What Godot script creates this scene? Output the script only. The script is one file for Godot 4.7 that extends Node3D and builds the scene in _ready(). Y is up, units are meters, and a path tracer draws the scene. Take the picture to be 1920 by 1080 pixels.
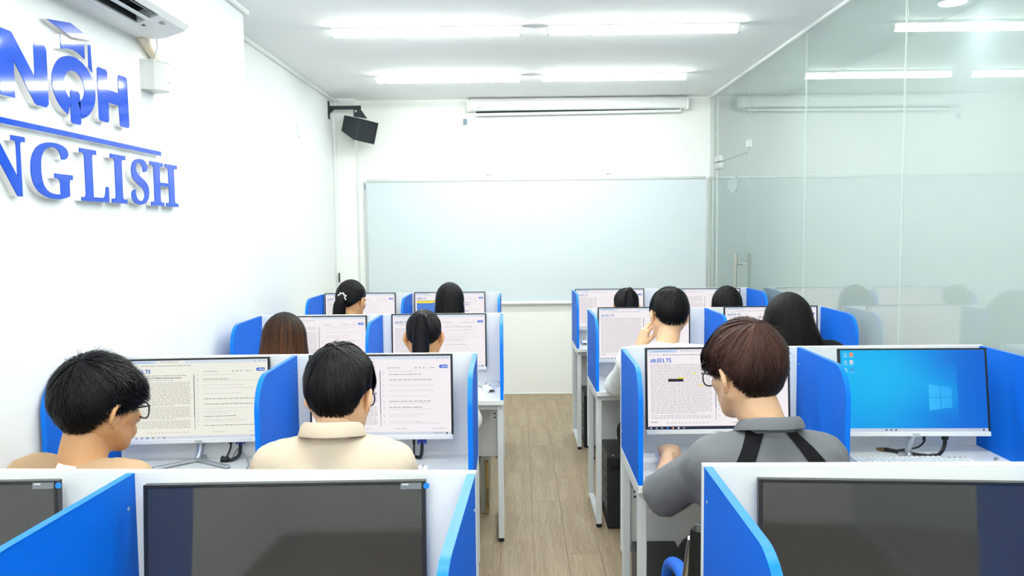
extends Node3D
# A computer classroom seen from behind its rows of desks. World points are written as at(x, height, distance from the camera wall).

const HT := 2.867        # ceiling height
const BACK := 7.757      # distance of the whiteboard wall
const NEAR := -3.2       # wall behind the camera
const LEFT := -1.549     # face of the near left wall
const RECESS := -1.76    # face of the left wall beyond the pier
const RECESS_AT := 4.58
const GLASS := 1.84
const CORR := 2.6
const CORR_END := 10.6
const PANEL := 1.1435    # top of the desk panels
const DEPTH := 0.509

var M := {}
var names := {}
var rng := RandomNumberGenerator.new()

func at(x: float, y: float, d: float) -> Vector3:
	return Vector3(x, y, -d)

# ---------------------------------------------------------------- mesh building
class MB:
	var v := PackedVector3Array()
	var n := PackedVector3Array()
	var uv := PackedVector2Array()
	var c := PackedColorArray()
	var idx := PackedInt32Array()
	var col := Color.WHITE

	func vert(p: Vector3, nn: Vector3, t := Vector2.ZERO) -> int:
		v.append(p); n.append(nn); uv.append(t); c.append(col)
		return v.size() - 1

	func face(pts: Array, outward: Vector3, uvs := []) -> void:
		var nn := Vector3.ZERO
		for i in pts.size():
			var a: Vector3 = pts[i]
			var b: Vector3 = pts[(i + 1) % pts.size()]
			nn += a.cross(b)
		nn = nn.normalized()
		var flip := nn.dot(outward) < 0.0
		if flip: nn = -nn
		var base := v.size()
		for i in pts.size():
			vert(pts[i], nn, uvs[i] if uvs.size() else Vector2.ZERO)
		for i in range(1, pts.size() - 1):
			if flip: idx.append_array([base, base + i, base + i + 1])
			else: idx.append_array([base, base + i + 1, base + i])

	func box(ctr: Vector3, size: Vector3, b := 0.002, t := Basis.IDENTITY) -> void:
		var h := size * 0.5
		b = minf(b, minf(h.x, minf(h.y, h.z)) * 0.9)
		var P := func(s: Vector3, ax: int) -> Vector3:
			var q := Vector3(s.x * (h.x - b), s.y * (h.y - b), s.z * (h.z - b))
			q[ax] = s[ax] * h[ax]
			return ctr + t * q
		for ax in 3:
			var u := (ax + 1) % 3
			var w := (ax + 2) % 3
			for s in [-1.0, 1.0]:
				var pts := []
				for k in [[-1, -1], [1, -1], [1, 1], [-1, 1]]:
					var sg := Vector3.ZERO
					sg[ax] = s; sg[u] = k[0]; sg[w] = k[1]
					pts.append(P.call(sg, ax))
				var o := Vector3.ZERO
				o[ax] = s
				face(pts, t * o, [Vector2(0, 1), Vector2(1, 1), Vector2(1, 0), Vector2(0, 0)])
		if b <= 0.0: return
		for w in 3:
			var a := (w + 1) % 3
			var e := (w + 2) % 3
			for sa in [-1.0, 1.0]:
				for se in [-1.0, 1.0]:
					var s0 := Vector3.ZERO
					s0[a] = sa; s0[e] = se; s0[w] = -1.0
					var s1 := s0
					s1[w] = 1.0
					var o := Vector3.ZERO
					o[a] = sa; o[e] = se
					face([P.call(s0, a), P.call(s1, a), P.call(s1, e), P.call(s0, e)], t * o)
		for i in 8:
			var s := Vector3(1 if i & 1 else -1, 1 if i & 2 else -1, 1 if i & 4 else -1)
			face([P.call(s, 0), P.call(s, 1), P.call(s, 2)], t * s)

	func beam(a: Vector3, b: Vector3, w: float, h: float, bev := 0.002) -> void:
		var f := (b - a).normalized()
		var up := Vector3.UP if absf(f.y) < 0.95 else Vector3.RIGHT
		var r := up.cross(f).normalized()
		box((a + b) * 0.5, Vector3(w, h, a.distance_to(b)), bev, Basis(r, f.cross(r), f))

	# grid of points rows x cols, smooth
	func grid(pts: Array, wrap := false, flip := false, uvscale := Vector2.ONE, cols := []) -> void:
		var R := pts.size()
		var C: int = pts[0].size()
		var base := v.size()
		for r in R:
			for k in C:
				var k0 := (k - 1 + C) % C if wrap else maxi(k - 1, 0)
				var k1 := (k + 1) % C if wrap else mini(k + 1, C - 1)
				var du: Vector3 = pts[r][k1] - pts[r][k0]
				var dv: Vector3 = pts[mini(r + 1, R - 1)][k] - pts[maxi(r - 1, 0)][k]
				var nn := du.cross(dv)
				if nn.length_squared() < 1e-16:
					var rr := 1 if r == 0 else (R - 2 if r == R - 1 else r)
					du = pts[rr][k1] - pts[rr][k0]
					dv = pts[mini(rr + 1, R - 1)][k] - pts[maxi(rr - 1, 0)][k]
					nn = du.cross(dv)
				nn = nn.normalized()
				if flip: nn = -nn
				if cols.size(): col = cols[r][k]
				vert(pts[r][k], nn, Vector2(float(k) / (C if wrap else C - 1), float(r) / (R - 1)) * uvscale)
		for r in R - 1:
			for k in (C if wrap else C - 1):
				var a := base + r * C + k
				var b := base + r * C + (k + 1) % C
				var e := a + C
				var f := b + C
				if flip: idx.append_array([a, b, e, b, f, e])
				else: idx.append_array([a, e, b, b, e, f])

	func tube(path: Array, rad, sides := 10, caps := true) -> void:
		var up := Vector3(0.123, 0.9, 0.31).normalized()
		var rows := []
		for i in path.size():
			var f: Vector3 = ((path[mini(i + 1, path.size() - 1)] as Vector3) - (path[maxi(i - 1, 0)] as Vector3)).normalized()
			var r := f.cross(up)
			if r.length() < 0.1: r = f.cross(Vector3.RIGHT)
			r = r.normalized()
			up = r.cross(f).normalized()
			var rr: float = rad[i] if rad is Array else rad
			var ring := []
			for k in sides:
				var an := TAU * k / sides
				ring.append(path[i] + (r * cos(an) + up * sin(an)) * rr)
			rows.append(ring)
		grid(rows, true)
		if caps:
			face(rows[0], path[0] - path[1])
			face(rows[-1], path[-1] - path[-2])

	# closed 2D outline extruded along the basis' z from z0 to z1; returns nothing
	func extrude(poly: PackedVector2Array, z0: float, z1: float, o: Vector3, t: Basis, smooth := false) -> void:
		if Geometry2D.is_polygon_clockwise(poly):
			poly = poly.duplicate(); poly.reverse()
		var tri := Geometry2D.triangulate_polygon(poly)
		for z in [z0, z1]:
			for i in range(0, tri.size(), 3):
				var pts := []
				for j in 3:
					var q := poly[tri[i + j]]
					pts.append(o + t * Vector3(q.x, q.y, z))
				face(pts, t * Vector3(0, 0, 1 if z == maxf(z0, z1) else -1))
		for i in poly.size():
			var a := poly[i]
			var b := poly[(i + 1) % poly.size()]
			var e := b - a
			var out := Vector3(e.y, -e.x, 0)
			face([o + t * Vector3(a.x, a.y, z0), o + t * Vector3(b.x, b.y, z0), o + t * Vector3(b.x, b.y, z1), o + t * Vector3(a.x, a.y, z1)], t * out)

	func ball(ctr: Vector3, r: Vector3, nu := 12, nv := 8, t := Basis.IDENTITY) -> void:
		var rows := []
		for i in nv + 1:
			var th := PI * i / nv
			var row := []
			for k in nu:
				var ph := TAU * k / nu
				row.append(ctr + t * (Vector3(sin(th) * cos(ph), cos(th), sin(th) * sin(ph)) * r))
			rows.append(row)
		grid(rows, true, true)

	func append(o: MB, t: Transform3D, tint := Color.WHITE) -> void:
		var base := v.size()
		for i in o.v.size():
			v.append(t * o.v[i]); n.append((t.basis * o.n[i]).normalized()); uv.append(o.uv[i]); c.append(o.c[i] * tint)
		for i in o.idx: idx.append(base + i)

	func renormal() -> void:
		n.fill(Vector3.ZERO)
		for i in range(0, idx.size(), 3):
			var a := v[idx[i]]
			var nn := (v[idx[i + 2]] - a).cross(v[idx[i + 1]] - a)
			for j in 3: n[idx[i + j]] += nn
		for i in n.size(): n[i] = n[i].normalized()

	func shift(by: Vector3) -> void:
		for i in v.size(): v[i] += by

	func mesh() -> ArrayMesh:
		var a := []
		a.resize(Mesh.ARRAY_MAX)
		a[Mesh.ARRAY_VERTEX] = v; a[Mesh.ARRAY_NORMAL] = n; a[Mesh.ARRAY_TEX_UV] = uv; a[Mesh.ARRAY_COLOR] = c; a[Mesh.ARRAY_INDEX] = idx
		var m := ArrayMesh.new()
		m.add_surface_from_arrays(Mesh.PRIMITIVE_TRIANGLES, a)
		return m

# ---------------------------------------------------------------- nodes
func numbered(called: String) -> String:
	if not names.has(called):
		names[called] = 0
		return called
	names[called] += 1
	return "%s_%03d" % [called, names[called]]

func tag(o: Node, label := "", category := "", group := "", kind := "") -> Node:
	if label: o.set_meta("label", label)
	if category: o.set_meta("category", category)
	if group: o.set_meta("group", group)
	if kind: o.set_meta("kind", kind)
	return o

func thing(called: String, label: String, category: String, where := Vector3.ZERO, turn := 0.0, group := "") -> Node3D:
	var o := Node3D.new()
	o.name = numbered(called)
	add_child(o)
	o.position = where
	o.rotation.y = turn
	tag(o, label, category, group)
	return o

func part(called: String, mb, m: Material, parent: Node, label := "") -> MeshInstance3D:
	var o := MeshInstance3D.new()
	o.name = called
	o.mesh = mb.mesh() if mb is MB else mb
	o.material_override = m
	parent.add_child(o, true)
	if label: o.set_meta("label", label)
	return o

func solo(called: String, mb, m: Material, label: String, category: String, where := Vector3.ZERO, group := "") -> MeshInstance3D:
	var o := part(numbered(called), mb, m, self)
	o.position = where
	tag(o, label, category, group)
	return o

func struct(called: String, mb, m: Material) -> MeshInstance3D:
	var o := part(numbered(called), mb, m, self)
	o.set_meta("kind", "structure")
	return o

func boxmb(ctr: Vector3, size: Vector3, b := 0.002) -> MB:
	var m := MB.new()
	m.box(ctr, size, b)
	return m

func span(x0: float, x1: float, y0: float, y1: float, d0: float, d1: float, b := 0.0) -> MB:
	return boxmb(Vector3((x0 + x1) / 2, (y0 + y1) / 2, -(d0 + d1) / 2), Vector3(absf(x1 - x0), absf(y1 - y0), absf(d1 - d0)), b)

func mat(key: String, c: Color, rough := 0.5, metal := 0.0, spec := 0.5) -> StandardMaterial3D:
	var m := StandardMaterial3D.new()
	m.resource_name = key
	m.albedo_color = c
	m.roughness = rough
	m.metallic = metal
	m.metallic_specular = spec
	M[key] = m
	return m

func c8(r: int, g: int, b: int) -> Color:
	return Color8(r, g, b)

func text(s: String, h: float, depth: float, font := "Droid Sans", weight := 700) -> TextMesh:
	var f := SystemFont.new()
	f.font_names = PackedStringArray([font])
	f.font_weight = weight
	var t := TextMesh.new()
	t.text = s
	t.font = f
	t.font_size = 32
	t.pixel_size = h / 32.0 / 0.73
	t.depth = depth
	t.curve_step = 1.0
	return t

# ---------------------------------------------------------------- the scene
func _ready() -> void:
	rng.seed = 7
	# camera
	var cam := Camera3D.new()
	cam.name = "camera"
	add_child(cam)
	cam.projection = Camera3D.PROJECTION_PERSPECTIVE
	cam.keep_aspect = Camera3D.KEEP_HEIGHT
	cam.fov = rad_to_deg(2.0 * atan(540.0 / 1494.83))
	cam.near = 0.05
	cam.far = 60.0
	cam.transform = Transform3D(Basis(Vector3(0.9999, -0.010244, -0.009812), Vector3(0.009509, 0.997348, -0.072158), Vector3(0.010525, 0.072057, 0.997345)).orthonormalized(), Vector3(0, 1.607, 0))
	cam.current = true
	# environment: the room is closed, the grey sky only stands outside its walls
	var we := WorldEnvironment.new()
	we.name = "environment"
	var env := Environment.new()
	env.background_mode = Environment.BG_COLOR
	env.background_color = Color(0.75, 0.8, 0.8)
	env.tonemap_mode = Environment.TONE_MAPPER_LINEAR
	env.tonemap_exposure = 1.48
	env.sdfgi_enabled = true
	env.ssao_enabled = true
	env.ssil_enabled = true
	we.environment = env
	add_child(we)
	materials()
	lamps()
	room()
	glass_wall()
	wall_things()
	desks()
	monitors()
	desk_things()
	chairs()
	people()

func materials() -> void:
	mat("wall", c8(244, 247, 245), 0.85)
	mat("wall_back", c8(246, 248, 244), 0.85)
	mat("ceiling", c8(248, 250, 250), 0.9)
	mat("trim", c8(238, 242, 240), 0.6)
	mat("laminate", c8(233, 235, 233), 0.38)
	mat("metal_white", c8(228, 233, 235), 0.35)
	mat("blue", c8(0, 98, 208), 0.5, 0.0, 0.22)
	mat("blue_edge", c8(0, 120, 240), 0.35, 0.0, 0.35)
	mat("rubber", c8(22, 22, 24), 0.7)
	mat("plastic_white", c8(236, 238, 238), 0.35)
	mat("box_grey", c8(205, 208, 204), 0.35)
	mat("plastic_black", c8(18, 19, 21), 0.4)
	mat("bezel", c8(26, 27, 30), 0.35)
	mat("silver", c8(190, 196, 200), 0.32, 0.6)
	mat("steel", c8(200, 198, 190), 0.25, 1.0)
	mat("alu", c8(200, 206, 206), 0.4, 0.7)
	mat("acrylic_white", c8(236, 234, 232), 0.4)
	mat("acrylic_blue", c8(20, 78, 200), 0.06)
	mat("speaker", c8(44, 50, 54), 0.75)
	mat("speaker_grille", c8(36, 41, 45), 0.85)
	mat("bracket", c8(46, 54, 58), 0.55, 0.3)
	mat("dark", c8(30, 33, 36), 0.8)
	mat("duct", c8(226, 214, 194), 0.7)
	mat("cable", c8(24, 25, 27), 0.5)
	mat("cable_grey", c8(150, 154, 156), 0.5)
	mat("vga", c8(22, 52, 160), 0.45)
	mat("seam", c8(168, 146, 116), 0.9)
	mat("ink", c8(60, 62, 66), 0.7)
	mat("sticker_green", c8(120, 200, 110), 0.5)
	mat("label_white", c8(240, 242, 240), 0.5)
	mat("tag_grey", c8(120, 140, 156), 0.5)
	mat("film_blue", c8(0, 128, 236), 0.4)
	mat("film_grey", c8(118, 122, 126), 0.35)
	mat("gold", c8(172, 146, 92), 0.4, 0.3)
	mat("case_grey", c8(150, 152, 146), 0.5)
	mat("cushion", c8(16, 52, 132), 0.85)
	mat("cushion_bright", c8(14, 96, 204), 0.8)
	mat("brown", c8(128, 92, 52), 0.7)
	mat("page_blue_soft", c8(128, 146, 180), 0.6)
	mat("page_blue", c8(30, 90, 190), 0.6)
	mat("screen_off", c8(50, 50, 49), 0.05, 0.0, 0.8)
	mat("clear_wrap", Color(0.95, 0.97, 0.97, 0.35), 0.2).transparency = BaseMaterial3D.TRANSPARENCY_ALPHA
	var g := mat("glass", Color(0.72, 0.83, 0.80, 0.2), 0.02)
	g.transparency = BaseMaterial3D.TRANSPARENCY_ALPHA
	mat("glass_edge", c8(240, 248, 246), 0.3)
	var lamp := mat("tube", Color(0.97, 1.0, 0.985), 0.4)
	lamp.emission_enabled = true
	lamp.emission = Color(0.98, 1.0, 0.988)
	lamp.emission_energy_multiplier = 33.0
	var down := mat("downlight", Color(0.9, 0.95, 1.0), 0.4)
	down.emission_enabled = true
	down.emission = Color(0.86, 0.93, 1.0)
	down.emission_energy_multiplier = 6.0
	# whiteboard: faint five-centimetre grid
	var im := Image.create(1024, 512, false, Image.FORMAT_RGB8)
	im.fill(c8(214, 224, 229))
	for i in range(0, 1024, 16): im.fill_rect(Rect2i(i, 0, 1, 512), c8(211, 225, 229))
	for j in range(0, 512, 16): im.fill_rect(Rect2i(0, j, 1024, 1), c8(211, 225, 229))
	var wb := mat("board", Color.WHITE, 0.25)
	wb.albedo_texture = ImageTexture.create_from_image(im)
	# oak planks, three grains
	var nz := FastNoiseLite.new()
	nz.noise_type = FastNoiseLite.TYPE_SIMPLEX_SMOOTH
	for k in 4:
		nz.seed = 31 + k
		nz.frequency = 1.0
		var W := 128
		var H := 640
		var data := PackedByteArray()
		data.resize(W * H * 3)
		var cx := 0.5 + 0.25 * sin(k * 2.1)
		for j in H:
			var yy := float(j) / H
			for i in W:
				var xx := float(i) / W
				var wv := nz.get_noise_2d(xx * 1.4 + k * 9.0, yy * 2.2)
				var dx := xx - cx + 0.25 * wv
				var ring := sin((dx * dx * 60.0 + yy * 7.0 + wv * 2.4) * 4.6) if k % 2 == 0 else sin((xx * 13.0 + wv * 2.6) * 3.6)
				var fine := nz.get_noise_2d(xx * 38.0, yy * 7.0)
				var broad := nz.get_noise_2d(xx * 2.0 + 50.0, yy * 1.2)
				var line := pow(maxf(ring, 0.0), 4.0)
				var t := 0.47 + 0.2 * line + 0.3 * fine + 0.26 * broad
				var o := (j * W + i) * 3
				data[o] = int(clampf(128.0 + 58.0 * t, 0, 255))
				data[o + 1] = int(clampf(109.0 + 59.0 * t, 0, 255))
				data[o + 2] = int(clampf(85.0 + 58.0 * t, 0, 255))
		var fm := mat("oak%d" % k, Color.WHITE, 0.55)
		fm.albedo_texture = ImageTexture.create_from_image(Image.create_from_data(W, H, false, Image.FORMAT_RGB8, data))
	mat("floor_base", c8(120, 100, 76), 0.8)
	var sk := mat("skin", Color.WHITE, 0.5)
	sk.vertex_color_use_as_albedo = true
	sk.subsurf_scatter_enabled = true
	sk.subsurf_scatter_strength = 0.08
	var hr := mat("hair", Color.WHITE, 0.42, 0.0, 0.3)
	hr.vertex_color_use_as_albedo = true

func lamps() -> void:
	# two fluorescent battens in each row
	var spots := []
	for d in [6.58, 5.04, 3.5, 1.96, 0.42, -1.12, -2.5]:
		spots.append([-0.565, d])
		spots.append([0.775, d])
	var where := ["nearest the whiteboard, on the aisle's wall side", "nearest the whiteboard, on the glass side", "in the second row from the whiteboard, wall side", "in the second row from the whiteboard, glass side"]
	for i in spots.size():
		var s: Array = spots[i]
		var lab: String = "white fluorescent batten lamp " + (where[i] if i < 4 else "%s the camera, %s side" % [["above and before", "just before", "above", "just behind", "far behind"][(i - 4) / 2], "wall" if i % 2 == 0 else "glass"])
		var t := thing("ceiling_lamp", lab, "lamp", at(s[0], HT, s[1]), 0.0, "fluorescent ceiling lamps" if i < 4 else "ceiling lamps behind the view")
		var h := MB.new()
		h.box(Vector3(0, -0.009, 0), Vector3(1.19, 0.018, 0.05), 0.004)
		part("housing", h, M.plastic_white, t)
		for e in [-1, 1]:
			var c := MB.new()
			c.box(Vector3(e * 0.586, -0.034, 0), Vector3(0.022, 0.046, 0.04), 0.004)
			part("lamp_holder", c, M.plastic_white, t)
		var b := MB.new()
		b.tube([Vector3(-0.575, -0.042, 0), Vector3(0.575, -0.042, 0)], 0.014, 12)
		part("lamp_tube", b, M.tube, t)
		var l := AreaLight3D.new()
		l.name = "tube_light"
		l.area_size = Vector2(1.14, 0.026)
		l.light_energy = 0.56
		l.light_color = Color(0.98, 1.0, 0.988)
		l.area_range = 14.0
		l.shadow_enabled = true
		t.add_child(l)
		l.position = Vector3(0, -0.059, 0)
		l.rotation.x = -PI / 2
	# one round downlight in the corridor behind the glass
	var dl := thing("ceiling_downlight", "small round bluish downlight in the corridor ceiling behind the glass", "lamp", at(2.44, HT, 4.6))
	var rg := MB.new()
	rg.tube([Vector3(0, 0, 0), Vector3(0, -0.012, 0)], 0.085, 28)
	part("trim_ring", rg, M.plastic_white, dl)
	var ds := MB.new()
	ds.tube([Vector3(0, -0.012, 0), Vector3(0, -0.016, 0)], 0.07, 28)
	part("diffuser", ds, M.downlight, dl)
	var ol := SpotLight3D.new()
	ol.name = "downlight_light"
	ol.light_color = Color(0.86, 0.93, 1.0)
	ol.light_energy = 0.08
	ol.spot_angle = 75
	ol.spot_range = 14
	ol.spot_attenuation = 2
	ol.light_size = 0.07
	ol.shadow_enabled = true
	dl.add_child(ol)
	ol.position = Vector3(0, -0.03, 0)
	ol.rotation.x = -PI / 2

func room() -> void:
	# floor: slab and single oak planks
	var fl := struct("floor", span(-2.1, 2.8, -0.2, -0.006, NEAR - 0.2, CORR_END + 0.2), M.floor_base)
	var meshes := []
	for k in 4:
		var mb := MB.new()
		mb.box(Vector3(0, -0.003, 0), Vector3(0.1642, 0.006, 1.2182), 0.0008)
		for i in mb.v.size(): mb.uv[i] = Vector2(mb.v[i].x / 0.1642 + 0.5, mb.v[i].z / 1.2182 + 0.5)
		meshes.append(mb.mesh())
	var x := RECESS + 0.083
	var col := 0
	while x < GLASS - 0.01:
		var off: float = [0.0, 0.62, 0.31, 0.93, 0.17, 0.78][col % 6]
		var d := 0.2 + off - 0.61
		while d - 0.61 < BACK - 0.02:
			var len := 1.22
			if d + 0.61 > BACK: len = maxf(BACK - d + 0.61, 0.02)
			var o := MeshInstance3D.new()
			o.name = "plank"
			o.mesh = meshes[rng.randi() % 4]
			o.material_override = M["oak%d" % (rng.randi() % 4)]
			fl.add_child(o, true)
			o.position = at(x, 0.0, d - 0.61 + len / 2)
			o.scale.z = len / 1.22
			if rng.randf() < 0.5: o.rotation.y = PI
			d += 1.22
		x += 0.165
		col += 1
	struct("floor_corridor", span(GLASS + 0.02, CORR, -0.006, 0.0, NEAR, CORR_END), M.oak1)
	struct("ceiling", span(-2.1, 2.8, HT, HT + 0.15, NEAR - 0.2, CORR_END + 0.2), M.ceiling)
	struct("wall_back", span(-2.1, GLASS + 0.03, 0, HT, BACK, BACK + 0.15), M.wall_back)
	struct("wall_left", span(-2.1, LEFT, 0, HT, NEAR, RECESS_AT), M.wall)
	struct("wall_left_far", span(-2.1, RECESS, 0, HT, RECESS_AT, BACK), M.wall)
	struct("wall_behind", span(-2.1, 2.8, 0, HT, NEAR - 0.15, NEAR), M.wall)
	struct("wall_corridor", span(CORR, CORR + 0.15, 0, HT, NEAR, CORR_END), M.wall)
	struct("wall_corridor_end", span(GLASS + 0.03, CORR, 0, HT, CORR_END, CORR_END + 0.15), M.wall)
	struct("wall_corridor_side", span(GLASS - 0.03, GLASS + 0.03, 0, HT, BACK + 0.15, CORR_END), M.wall)
	struct("wall_pier", span(RECESS, -1.555, 0, HT, BACK - 0.14, BACK), M.wall_back)
	# cornice strips and the corner conduit
	struct("trim_1", span(LEFT, LEFT + 0.028, HT - 0.03, HT, NEAR, RECESS_AT + 0.028, 0.006), M.trim)
	struct("trim_2", span(RECESS, RECESS + 0.022, HT - 0.03, HT, RECESS_AT, BACK - 0.14, 0.006), M.trim)
	struct("trim_3", span(RECESS, RECESS + 0.03, 0, HT - 0.03, BACK - 0.165, BACK - 0.14, 0.006), M.trim)
	struct("trim_4", span(GLASS - 0.022, GLASS + 0.022, HT - 0.022, HT, NEAR, BACK, 0.004), M.trim)
	struct("trim_5", span(GLASS - 0.02, GLASS + 0.02, 0, 0.03, NEAR, 6.45, 0.004), M.alu)
	struct("baseboard_back", span(-1.55, GLASS - 0.01, 0, 0.008, BACK - 0.008, BACK, 0.002), M.trim)

func glass_wall() -> void:
	var edges := [7.755, 7.48, 6.4657, 5.1907, 3.868, 2.55, 1.23, -0.09, -1.4, NEAR]
	var n := 0
	for i in edges.size() - 1:
		var a: float = edges[i]
		var b: float = edges[i + 1]
		var g := 0.0016
		var y0 := 0.03
		if i == 0: y0 = 0.0
		if i == 1:
			# transom over the door
			var tr := struct("window_1", span(GLASS - 0.005, GLASS + 0.005, 2.215, HT - 0.02, a - g, b + g, 0.001), M.glass)
			tr.set_meta("label", "glass transom above the glass door")
			continue
		n += 1
		var w := struct("window_%d" % (n + 1), span(GLASS - 0.005, GLASS + 0.005, y0, HT - 0.02, a - g, b + g, 0.001), M.glass)
		part("seam", span(GLASS - 0.0045, GLASS + 0.0045, y0, HT - 0.02, b - g + 0.0003, b + g - 0.0003), M.glass_edge, w)
	var dr := struct("door_1", span(GLASS - 0.005, GLASS + 0.005, 0.012, 2.2105, 7.476, 6.47, 0.001), M.glass)
	dr.set_meta("label", "frameless glass door beside the whiteboard wall")
	var pv := MB.new()
	pv.box(at(GLASS, 2.18, 7.43), Vector3(0.04, 0.055, 0.19), 0.004)
	part("pivot_patch", pv, M.alu, dr)
	pv = MB.new()
	pv.box(at(GLASS, 2.245, 7.43), Vector3(0.04, 0.055, 0.19), 0.004)
	part("pivot_patch", pv, M.alu, dr)
	part("patch_clamp", span(GLASS - 0.018, GLASS + 0.018, 2.25, 2.31, 6.49, 6.44, 0.004), M.alu, dr)
	part("door_gap", span(GLASS - 0.003, GLASS + 0.003, 2.2108, 2.2146, 7.476, 6.47), M.tag_grey, dr)
	var hb := MB.new()
	hb.tube([at(GLASS - 0.06, 0.62, 6.6), at(GLASS - 0.06, 1.28, 6.6)], 0.014, 14)
	hb.tube([at(GLASS - 0.06, 1.28, 6.6), at(GLASS - 0.06, 1.40, 6.6)], 0.018, 14)
	for y in [0.75, 1.31]:
		hb.tube([at(GLASS - 0.06, y, 6.6), at(GLASS - 0.004, y, 6.6)], 0.008, 10)
	part("door_handle", hb, M.steel, dr)
	var nt := thing("paper_notice", "small grey printed notice with dark corner tape on the glass door", "notice", at(GLASS + 0.008, 1.985, 6.98))
	part("sheet", boxmb(Vector3.ZERO, Vector3(0.002, 0.13, 0.28), 0.0), M.tag_grey, nt)
	for q in [[0.055, 0.125], [0.055, -0.125], [-0.055, 0.125], [-0.052, -0.1]]:
		part("tape", boxmb(Vector3(-0.002, q[0], q[1]), Vector3(0.002, 0.025, 0.04), 0.0), M.ink, nt)

func wall_things() -> void:
	# whiteboard
	var bx0 := -1.502
	var bx1 := 1.8205
	var wb := thing("whiteboard", "wide whiteboard with faint grid lines and aluminium frame on the front wall", "whiteboard", at((bx0 + bx1) / 2, 1.498, BACK))
	var w := bx1 - bx0
	var h := 1.216
	var sf := MB.new()
	sf.face([Vector3(-w / 2, -h / 2, 0.014), Vector3(w / 2, -h / 2, 0.014), Vector3(w / 2, h / 2, 0.014), Vector3(-w / 2, h / 2, 0.014)], Vector3.BACK, [Vector2(0, 1), Vector2(1, 1), Vector2(1, 0), Vector2(0, 0)])
	sf.box(Vector3(0, 0, 0.007), Vector3(w - 0.01, h - 0.01, 0.0135), 0.0)
	part("board_surface", sf, M.board, wb)
	for s in [-1, 1]:
		part("frame_rail", boxmb(Vector3(0, s * (h / 2 - 0.01), 0.011), Vector3(w - 0.03, 0.024, 0.022), 0.003), M.alu, wb)
		part("frame_rail", boxmb(Vector3(s * (w / 2 - 0.012), 0, 0.011), Vector3(0.024, h - 0.03, 0.022), 0.003), M.alu, wb)
		for e in [-1, 1]:
			part("corner_cap", boxmb(Vector3(s * (w / 2 - 0.012), e * (h / 2 - 0.011), 0.012), Vector3(0.032, 0.032, 0.026), 0.005), M.plastic_white, wb)
	var tr := MB.new()
	tr.tube([Vector3(-w / 2 + 0.05, -h / 2 + 0.012, 0.034), Vector3(w / 2 - 0.05, -h / 2 + 0.012, 0.034)], 0.017, 12)
	part("pen_tray", tr, M.plastic_white, wb)
	part("sticker", boxmb(Vector3(-w / 2 + 0.009, h / 2 - 0.065, 0.0235), Vector3(0.014, 0.05, 0.002), 0.0), M.tag_grey, wb)
	for k in 2:
		var hk := MB.new()
		hk.tube([Vector3(-0.009, 0, 0), Vector3(-0.009, 0, 0.014)], 0.005, 8)
		hk.tube([Vector3(0.009, 0, 0), Vector3(0.009, 0, 0.014)], 0.005, 8)
		solo("wall_screw", hk, M.ink, ["pair of tiny screw heads above the whiteboard, towards the speaker", "pair of tiny screw heads above the whiteboard, towards the glass"][k], "screw", at([-0.297, 0.86][k], 2.139, BACK), "screw heads above the whiteboard")
	# rolled-up projection screen
	var ps := thing("projection_screen", "rolled-up white projection screen in its long case above the whiteboard", "projector screen", at(0.56, 2.79, 7.70))
	var poly := PackedVector2Array()
	for q in [[-0.05, 0.04], [-0.04, 0.052], [0.035, 0.052], [0.05, 0.038], [0.05, -0.03], [0.036, -0.048], [-0.036, -0.048], [-0.05, -0.034]]: poly.append(Vector2(q[0], q[1]))
	var cs := MB.new()
	cs.extrude(poly, -1.03, 1.03, Vector3.ZERO, Basis(Vector3(0, 0, -1), Vector3.UP, Vector3.RIGHT))
	part("case", cs, M.plastic_white, ps)
	for s in [-1, 1]:
		part("end_cap", boxmb(Vector3(s * 1.04, 0.0, 0), Vector3(0.03, 0.112, 0.112), 0.01), M.trim, ps)
		var ch := MB.new()
		ch.tube([Vector3(s * 1.03, 0.05, 0), Vector3(s * 1.035, 0.078, 0)], 0.004, 6)
		part("hanger", ch, M.steel, ps)
	var sl := MB.new()
	sl.box(Vector3(0.0, -0.055, 0.012), Vector3(1.93, 0.016, 0.02), 0.0, Basis(Vector3.BACK, 0.006))
	part("fabric_roll", sl, M.dark, ps)
	var bb := MB.new()
	bb.box(Vector3(0.0, -0.074, 0.014), Vector3(1.96, 0.024, 0.034), 0.005, Basis(Vector3.BACK, 0.008))
	part("bottom_bar", bb, M.plastic_white, ps)
	var lg := text("SCREEN", 0.014, 0.001)
	var lm := part("case_mark", lg, M.tag_grey, ps)
	lm.position = Vector3(-0.93, -0.02, 0.051)
	var tg := thing("hang_tag", "small grey tag hanging beside the projection screen", "tag", at(-0.515, 2.65, BACK - 0.02))
	part("tag_plate", boxmb(Vector3.ZERO, Vector3(0.036, 0.055, 0.006), 0.002), M.tag_grey, tg)
	var cd := MB.new()
	cd.tube([Vector3(0, 0.027, 0), Vector3(0.006, 0.09, 0.01), Vector3(0.015, 0.15, 0.02)], 0.0025, 6)
	part("cord", cd, M.plastic_white, tg)
	# loudspeaker on its bracket
	var br := thing("speaker_bracket", "dark grey steel wall bracket holding the loudspeaker", "bracket", at(RECESS, 2.755, 7.46))
	part("wall_plate", boxmb(Vector3(0.004, -0.02, 0), Vector3(0.008, 0.165, 0.06), 0.002), M.bracket, br)
	part("arm", boxmb(Vector3(0.15, 0.0, 0), Vector3(0.30, 0.032, 0.03), 0.003), M.bracket, br)
	var gs := MB.new()
	gs.extrude(PackedVector2Array([Vector2(0.008, -0.014), Vector2(0.055, -0.014), Vector2(0.008, -0.055)]), -0.006, 0.006, Vector3.ZERO, Basis.IDENTITY)
	part("gusset", gs, M.bracket, br)
	var yk := MB.new()
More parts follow.
